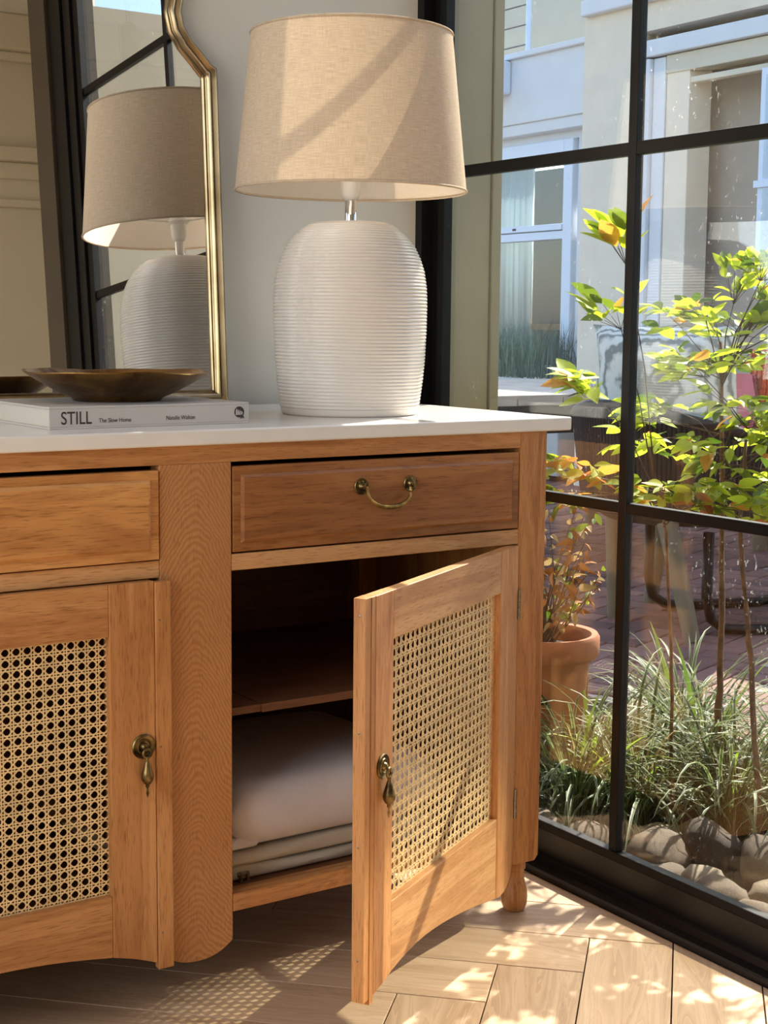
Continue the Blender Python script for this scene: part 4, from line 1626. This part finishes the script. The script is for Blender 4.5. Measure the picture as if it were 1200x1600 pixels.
STM = [stone_mesh(i + 1) for i in range(5)]
stones = [  # x, y, half sizes, turn, label
    (0.335, 0.235, (0.060, 0.050, 0.048), 0.2, 'rounded stone touching the steel mullion, a pale chip on top'),
    (0.300, 0.345, (0.060, 0.045, 0.045), 1.0, 'stone left of the steel mullion against the glass'),
    (0.395, 0.105, (0.085, 0.062, 0.050), 0.6, 'large smooth brown stone, biggest in the row'),
    (0.330, 0.055, (0.065, 0.055, 0.030), 0.1, 'flat stone low against the sill right of the mullion'),
    (0.500, 0.065, (0.075, 0.060, 0.055), 1.2, 'brown stone behind the biggest stone at its right'),
    (0.385, -0.030, (0.050, 0.042, 0.036), 0.9, 'small rounded grey stone in the middle of the row'),
    (0.520, -0.060, (0.062, 0.055, 0.058), 0.4, 'dark upright stone at the foot of the thin cane'),
    (0.345, -0.110, (0.072, 0.055, 0.040), 1.5, 'sunlit cream stone near the sill at the right'),
    (0.440, -0.165, (0.062, 0.052, 0.042), 0.3, 'pale angular stone in the far right of the row'),
    (0.320, -0.235, (0.055, 0.050, 0.040), 2.0, 'grey stone lowest at the right of the pane'),
    (0.470, 0.195, (0.055, 0.045, 0.036), 2.4, 'half hidden stone under the lilyturf blades'),
    (0.425, -0.270, (0.070, 0.055, 0.048), 1.1, 'stone just out at the right edge of the pane'),
    (0.560, 0.165, (0.050, 0.042, 0.034), 0.7, 'small shaded stone deep among the blades'),
]
for k, (x, y, sz, a, lb) in enumerate(stones):
    o = bpy.data.objects.new('river_stone', STM[k % 5])
    COL.objects.link(o)
    o.location = (x, y, GZ + sz[2] * 0.62)
    o.rotation_euler = (0, 0, a)
    o.scale = sz
    tag(o, lb, 'stone', 'river stones along the glass')

# terracotta pot with a half dry shrub
PX, PY = 0.585, 0.70
pot = tag(empty('plant_pot', (PX, PY, GZ)), 'terracotta flowerpot with thick rim behind the glass by the sideboard', 'flowerpot')
G().lathe([(0.075, 0.0), (0.080, 0.01), (0.108, 0.285), (0.111, 0.300), (0.126, 0.303), (0.131, 0.312), (0.131, 0.350), (0.126, 0.358), (0.112, 0.356), (0.106, 0.345), (0.100, 0.28), (0.075, 0.03), (0.001, 0.03)], (0, 0, 0), 48).build('pot', 'terracotta', pot, smooth=True, angle=40)
G().lathe([(0.102, 0.29), (0.102, 0.318), (0.06, 0.326), (0.001, 0.322)], (0, 0, 0), 32).build('soil', 'soil', pot, smooth=True)
shr = tag(empty('potted_shrub', (PX, PY, GZ + 0.318)), 'half dry twiggy shrub with brown leaves growing in the terracotta pot', 'shrub')
rnd = random.Random(21)
tw = G()
dl = [leaf_mesh('leaf', 0.032, 0.013, 'dry_leaf', 0.4, 0.5), leaf_mesh('leaf', 0.026, 0.012, 'leaf_green', 0.3, 0.4), leaf_mesh('leaf', 0.03, 0.014, 'straw', 0.5, 0.5), leaf_mesh('leaf', 0.028, 0.013, 'leaf_lime', 0.2, 0.3)]
for k in range(42):
    a = rnd.uniform(0, 2 * pi)
    tip = Vector((0.15 * cos(a) * rnd.random() ** 0.5, 0.13 * sin(a) * rnd.random() ** 0.5, rnd.uniform(0.10, 0.36)))
    b0 = Vector((rnd.uniform(-0.02, 0.02), rnd.uniform(-0.02, 0.02), 0.0))
    mid = b0.lerp(tip, 0.5) + Vector((rnd.uniform(-0.02, 0.02), rnd.uniform(-0.02, 0.02), 0.01))
    tw.tube([b0, mid, tip], [0.0022, 0.0015, 0.0007], 5, cap=False)
    for q in range(6):
        p = mid.lerp(tip, q / 5)
        d = Vector((rnd.gauss(0, 1), rnd.gauss(0, 1), rnd.gauss(0, 0.7)))
        put(rnd.choices(dl, (6, 2, 3, 0.8))[0], 'leaf', shr, p, d, rnd.uniform(-2, 2), rnd.uniform(0.7, 1.3))
tw.build('branches', 'twig', shr)
stk = tag(empty('plant_stake', (0.47, 0.60, GZ)), 'black hooked garden stake standing before the terracotta pot', 'garden stake')
G().tube([(0, 0, -0.02), (0, 0, 0.19)], 0.011, 10).build('post', 'black_metal', stk, smooth=True, angle=50)
G().tube([(0, 0, 0.19), (0.002, -0.003, 0.215), (0.012, -0.012, 0.226), (0.026, -0.024, 0.226)], 0.007, 8).build('hook', 'black_metal', stk, smooth=True, angle=50)
# ornamental grass in the far planter
og = tag(empty('ornamental_grass', (5.25, 7.0, 0.66)), 'grey green ornamental grass in the planter under the far window', 'grass plant')
g = G()
rnd = random.Random(5)
for k in range(900):
    x, y = rnd.uniform(-0.20, 0.16), rnd.uniform(-0.95, 1.0)
    L = rnd.uniform(0.22, 0.50)
    a, lean = rnd.uniform(0, 2 * pi), rnd.uniform(0.05, 0.55)
    dx, dy = cos(a) * lean, sin(a) * lean
    wv_ = 0.004
    p = [Vector((x, y, -0.02)), Vector((x + dx * L * 0.4, y + dy * L * 0.4, L * 0.55)), Vector((x + dx * L, y + dy * L, L * 0.92))]
    sd = Vector((-sin(a), cos(a), 0)) * wv_
    g.add([p[0] - sd, p[0] + sd, p[1] + sd * 0.8, p[1] - sd * 0.8, p[2]], [(0, 1, 2, 3), (3, 2, 4)])
stuff(g.build('blades', 'blade_grey', og))

# ------------------------------------------------------------------ garden furniture
# table beyond the chair
tb = tag(empty('garden_table', (2.9, 3.5, GZ)), 'weathered slatted timber garden table beyond the rope chair', 'table')
TZ = 0.745 - GZ
nsl = 9
for k in range(nsl):
    x0 = -1.15 + k * 0.245
    G().box(x0, x0 + 0.238, -0.62, 0.85, TZ - 0.045, TZ).build('slat', 'timber_grey', tb, bevel=0.004)
G().box(-1.08, 0.98, -0.55, -0.50, TZ - 0.17, TZ - 0.046).box(-1.08, 0.98, 0.72, 0.77, TZ - 0.17, TZ - 0.046).box(-1.08, -1.03, -0.5, 0.72, TZ - 0.17, TZ - 0.046).build('apron', 'rope', tb, bevel=0.004)
for sx in (-1.04, 0.94):
    for sy in (-0.50, 0.72):
        G().tube([(sx, sy, 0), (sx, sy, TZ - 0.05)], [0.035, 0.05], 12).build('leg', 'frame_olive', tb, smooth=True, angle=50)

# rope armchair, its back to the window
ch = tag(empty('rope_chair', (2.28, 1.96, GZ), 0.0), 'dark woven rope armchair seen from behind outside, cushion on its back', 'chair')
SZ = 0.40
for (lx, ly, tx, ty) in ((-0.26, -0.33, -0.27, -0.20), (-0.18, 0.15, -0.22, 0.12), (0.20, -0.32, 0.20, -0.26), (0.14, 0.30, 0.16, 0.25)):
    G().tube([(lx, ly, 0.0), (tx, ty, SZ)], [0.028, 0.037], 14).build('leg', 'frame_olive', ch, smooth=True, angle=50)
arc = []
for i in range(25):
    a = radians(100 + 160 * i / 24)
    arc.append((0.02 + 0.40 * cos(a) * 0.85, 0.42 * sin(a)))
for z_, nm in ((SZ + 0.02, 'lower_hoop'), (0.80, 'upper_hoop')):
    k_ = 1.0 if z_ < 0.5 else 1.12
    G().tube([(x * k_, y * k_, z_ - 0.10 * (abs(y) / 0.42) ** 2 * (0 if z_ < 0.5 else 1)) for x, y in arc], 0.016, 8).build(nm, 'rope', ch, smooth=True)
for i in range(72):
    t = i / 71 * 23.9
    k = int(t)
    f = t - k
    x, y = arc[k][0] + (arc[k + 1][0] - arc[k][0]) * f, arc[k][1] + (arc[k + 1][1] - arc[k][1]) * f
    z1 = 0.80 - 0.10 * (abs(y) / 0.42) ** 2
    G().tube([(x, y, SZ + 0.02), (x * 1.12, y * 1.12, z1)], 0.0085, 6, cap=False).build('rope', 'rope', ch, smooth=True)
G().lathe([(0.001, SZ - 0.02), (0.30, SZ - 0.02), (0.33, SZ), (0.33, SZ + 0.04), (0.30, SZ + 0.05), (0.001, SZ + 0.05)], (0.02, 0, 0), 32).build('seat', 'rope', ch, smooth=True, angle=50)
# cushion draped over the chair back
cs = tag(empty('cushion', (2.13, 1.90, 0.64)), 'pale leaf print cushion propped against the rope chair back', 'cushion')
g = G()
n1, n2 = 14, 12
vs, fs = [], []
for sd_ in (-1, 1):
    for i in range(n1 + 1):
        for j in range(n2 + 1):
            u, v = i / n1 * 2 - 1, j / n2 * 2 - 1
            pf = (1 - abs(u) ** 3.0) * (1 - abs(v) ** 3.0)
            ex = 1 - 0.06 * (1 - v * v)
            vs.append((sd_ * 0.075 * pf ** 0.55 + 0.10 * (v + 1) * 0.0, u * 0.33 * ex, 0.20 + v * 0.20 * (1 - 0.05 * (1 - u * u))))
nn = (n1 + 1) * (n2 + 1)
for s_ in range(2):
    for i in range(n1):
        for j in range(n2):
            a = s_ * nn + i * (n2 + 1) + j
            q = (a, a + n2 + 1, a + n2 + 2, a + 1)
            fs.append(q if s_ else q[::-1])
g.add(vs, fs)
g.build('cover', 'cushion_print', cs, smooth=True)
cs.rotation_euler = (0.0, -0.10, 0.10)

# cantilever chair with sled loop frame and orange woven back
sc_ = tag(empty('sled_chair', (2.64, 1.93, GZ), -0.33), 'black sled base garden chair with orange woven back and pink cloth', 'chair')


def loop(y):
    return [(-0.40, y, 0.365), (-0.40, y, 0.14), (-0.38, y, 0.06), (-0.33, y, 0.025), (-0.25, y, 0.018), (0.06, y, 0.018), (0.15, y, 0.03), (0.20, y, 0.08), (0.225, y, 0.18), (0.235, y, 0.46)]


for y in (-0.02, -0.50):
    G().tube(loop(y + 0.10), 0.026, 10, flat=0.7).build('sled_frame', 'black_metal', sc_, smooth=True)
G().box(0.02, 0.26, -0.40, 0.56, 0.44, 0.475).build('seat', 'black_metal', sc_, bevel=0.01)
g = G()
for k in range(13):
    z_ = 0.50 + k * 0.034
    g.box(0.255, 0.263, -0.12, 0.54, z_, z_ + 0.025)
for k in range(16):
    y_ = -0.12 + k * 0.042
    g.box(0.250, 0.256, y_, y_ + 0.030, 0.48, 0.95)
g.build('woven_back', 'orange_weave', sc_, bevel=0.0)
G().tube([(0.26, 0.57, 0.44), (0.27, 0.57, 0.97), (0.27, -0.14, 0.97), (0.26, -0.14, 0.44)], 0.014, 8).build('back_frame', 'orange_weave', sc_, smooth=True)
g = G()
vs, fs = [], []
for i in range(9):
    z_ = 0.48 + 0.40 * i / 8
    for j in range(5):
        y_ = 0.47 + 0.17 * j / 4
        vs.append((0.225 + 0.012 * sin(j * 1.6 + i * 0.5), y_ + 0.012 * sin(i * 0.9), z_))
for j in range(9):
    for i in range(5):
        x, y, z = vs[j * 5 + i]
        vs.append((x + 0.012, y, z))
for s_ in (0, 45):
    for i in range(8):
        for j in range(4):
            a = s_ + i * 5 + j
            fs.append((a, a + 1, a + 6, a + 5))
g.add(vs, fs)
g.build('draped_cloth', 'pink_cloth', sc_, smooth=True)
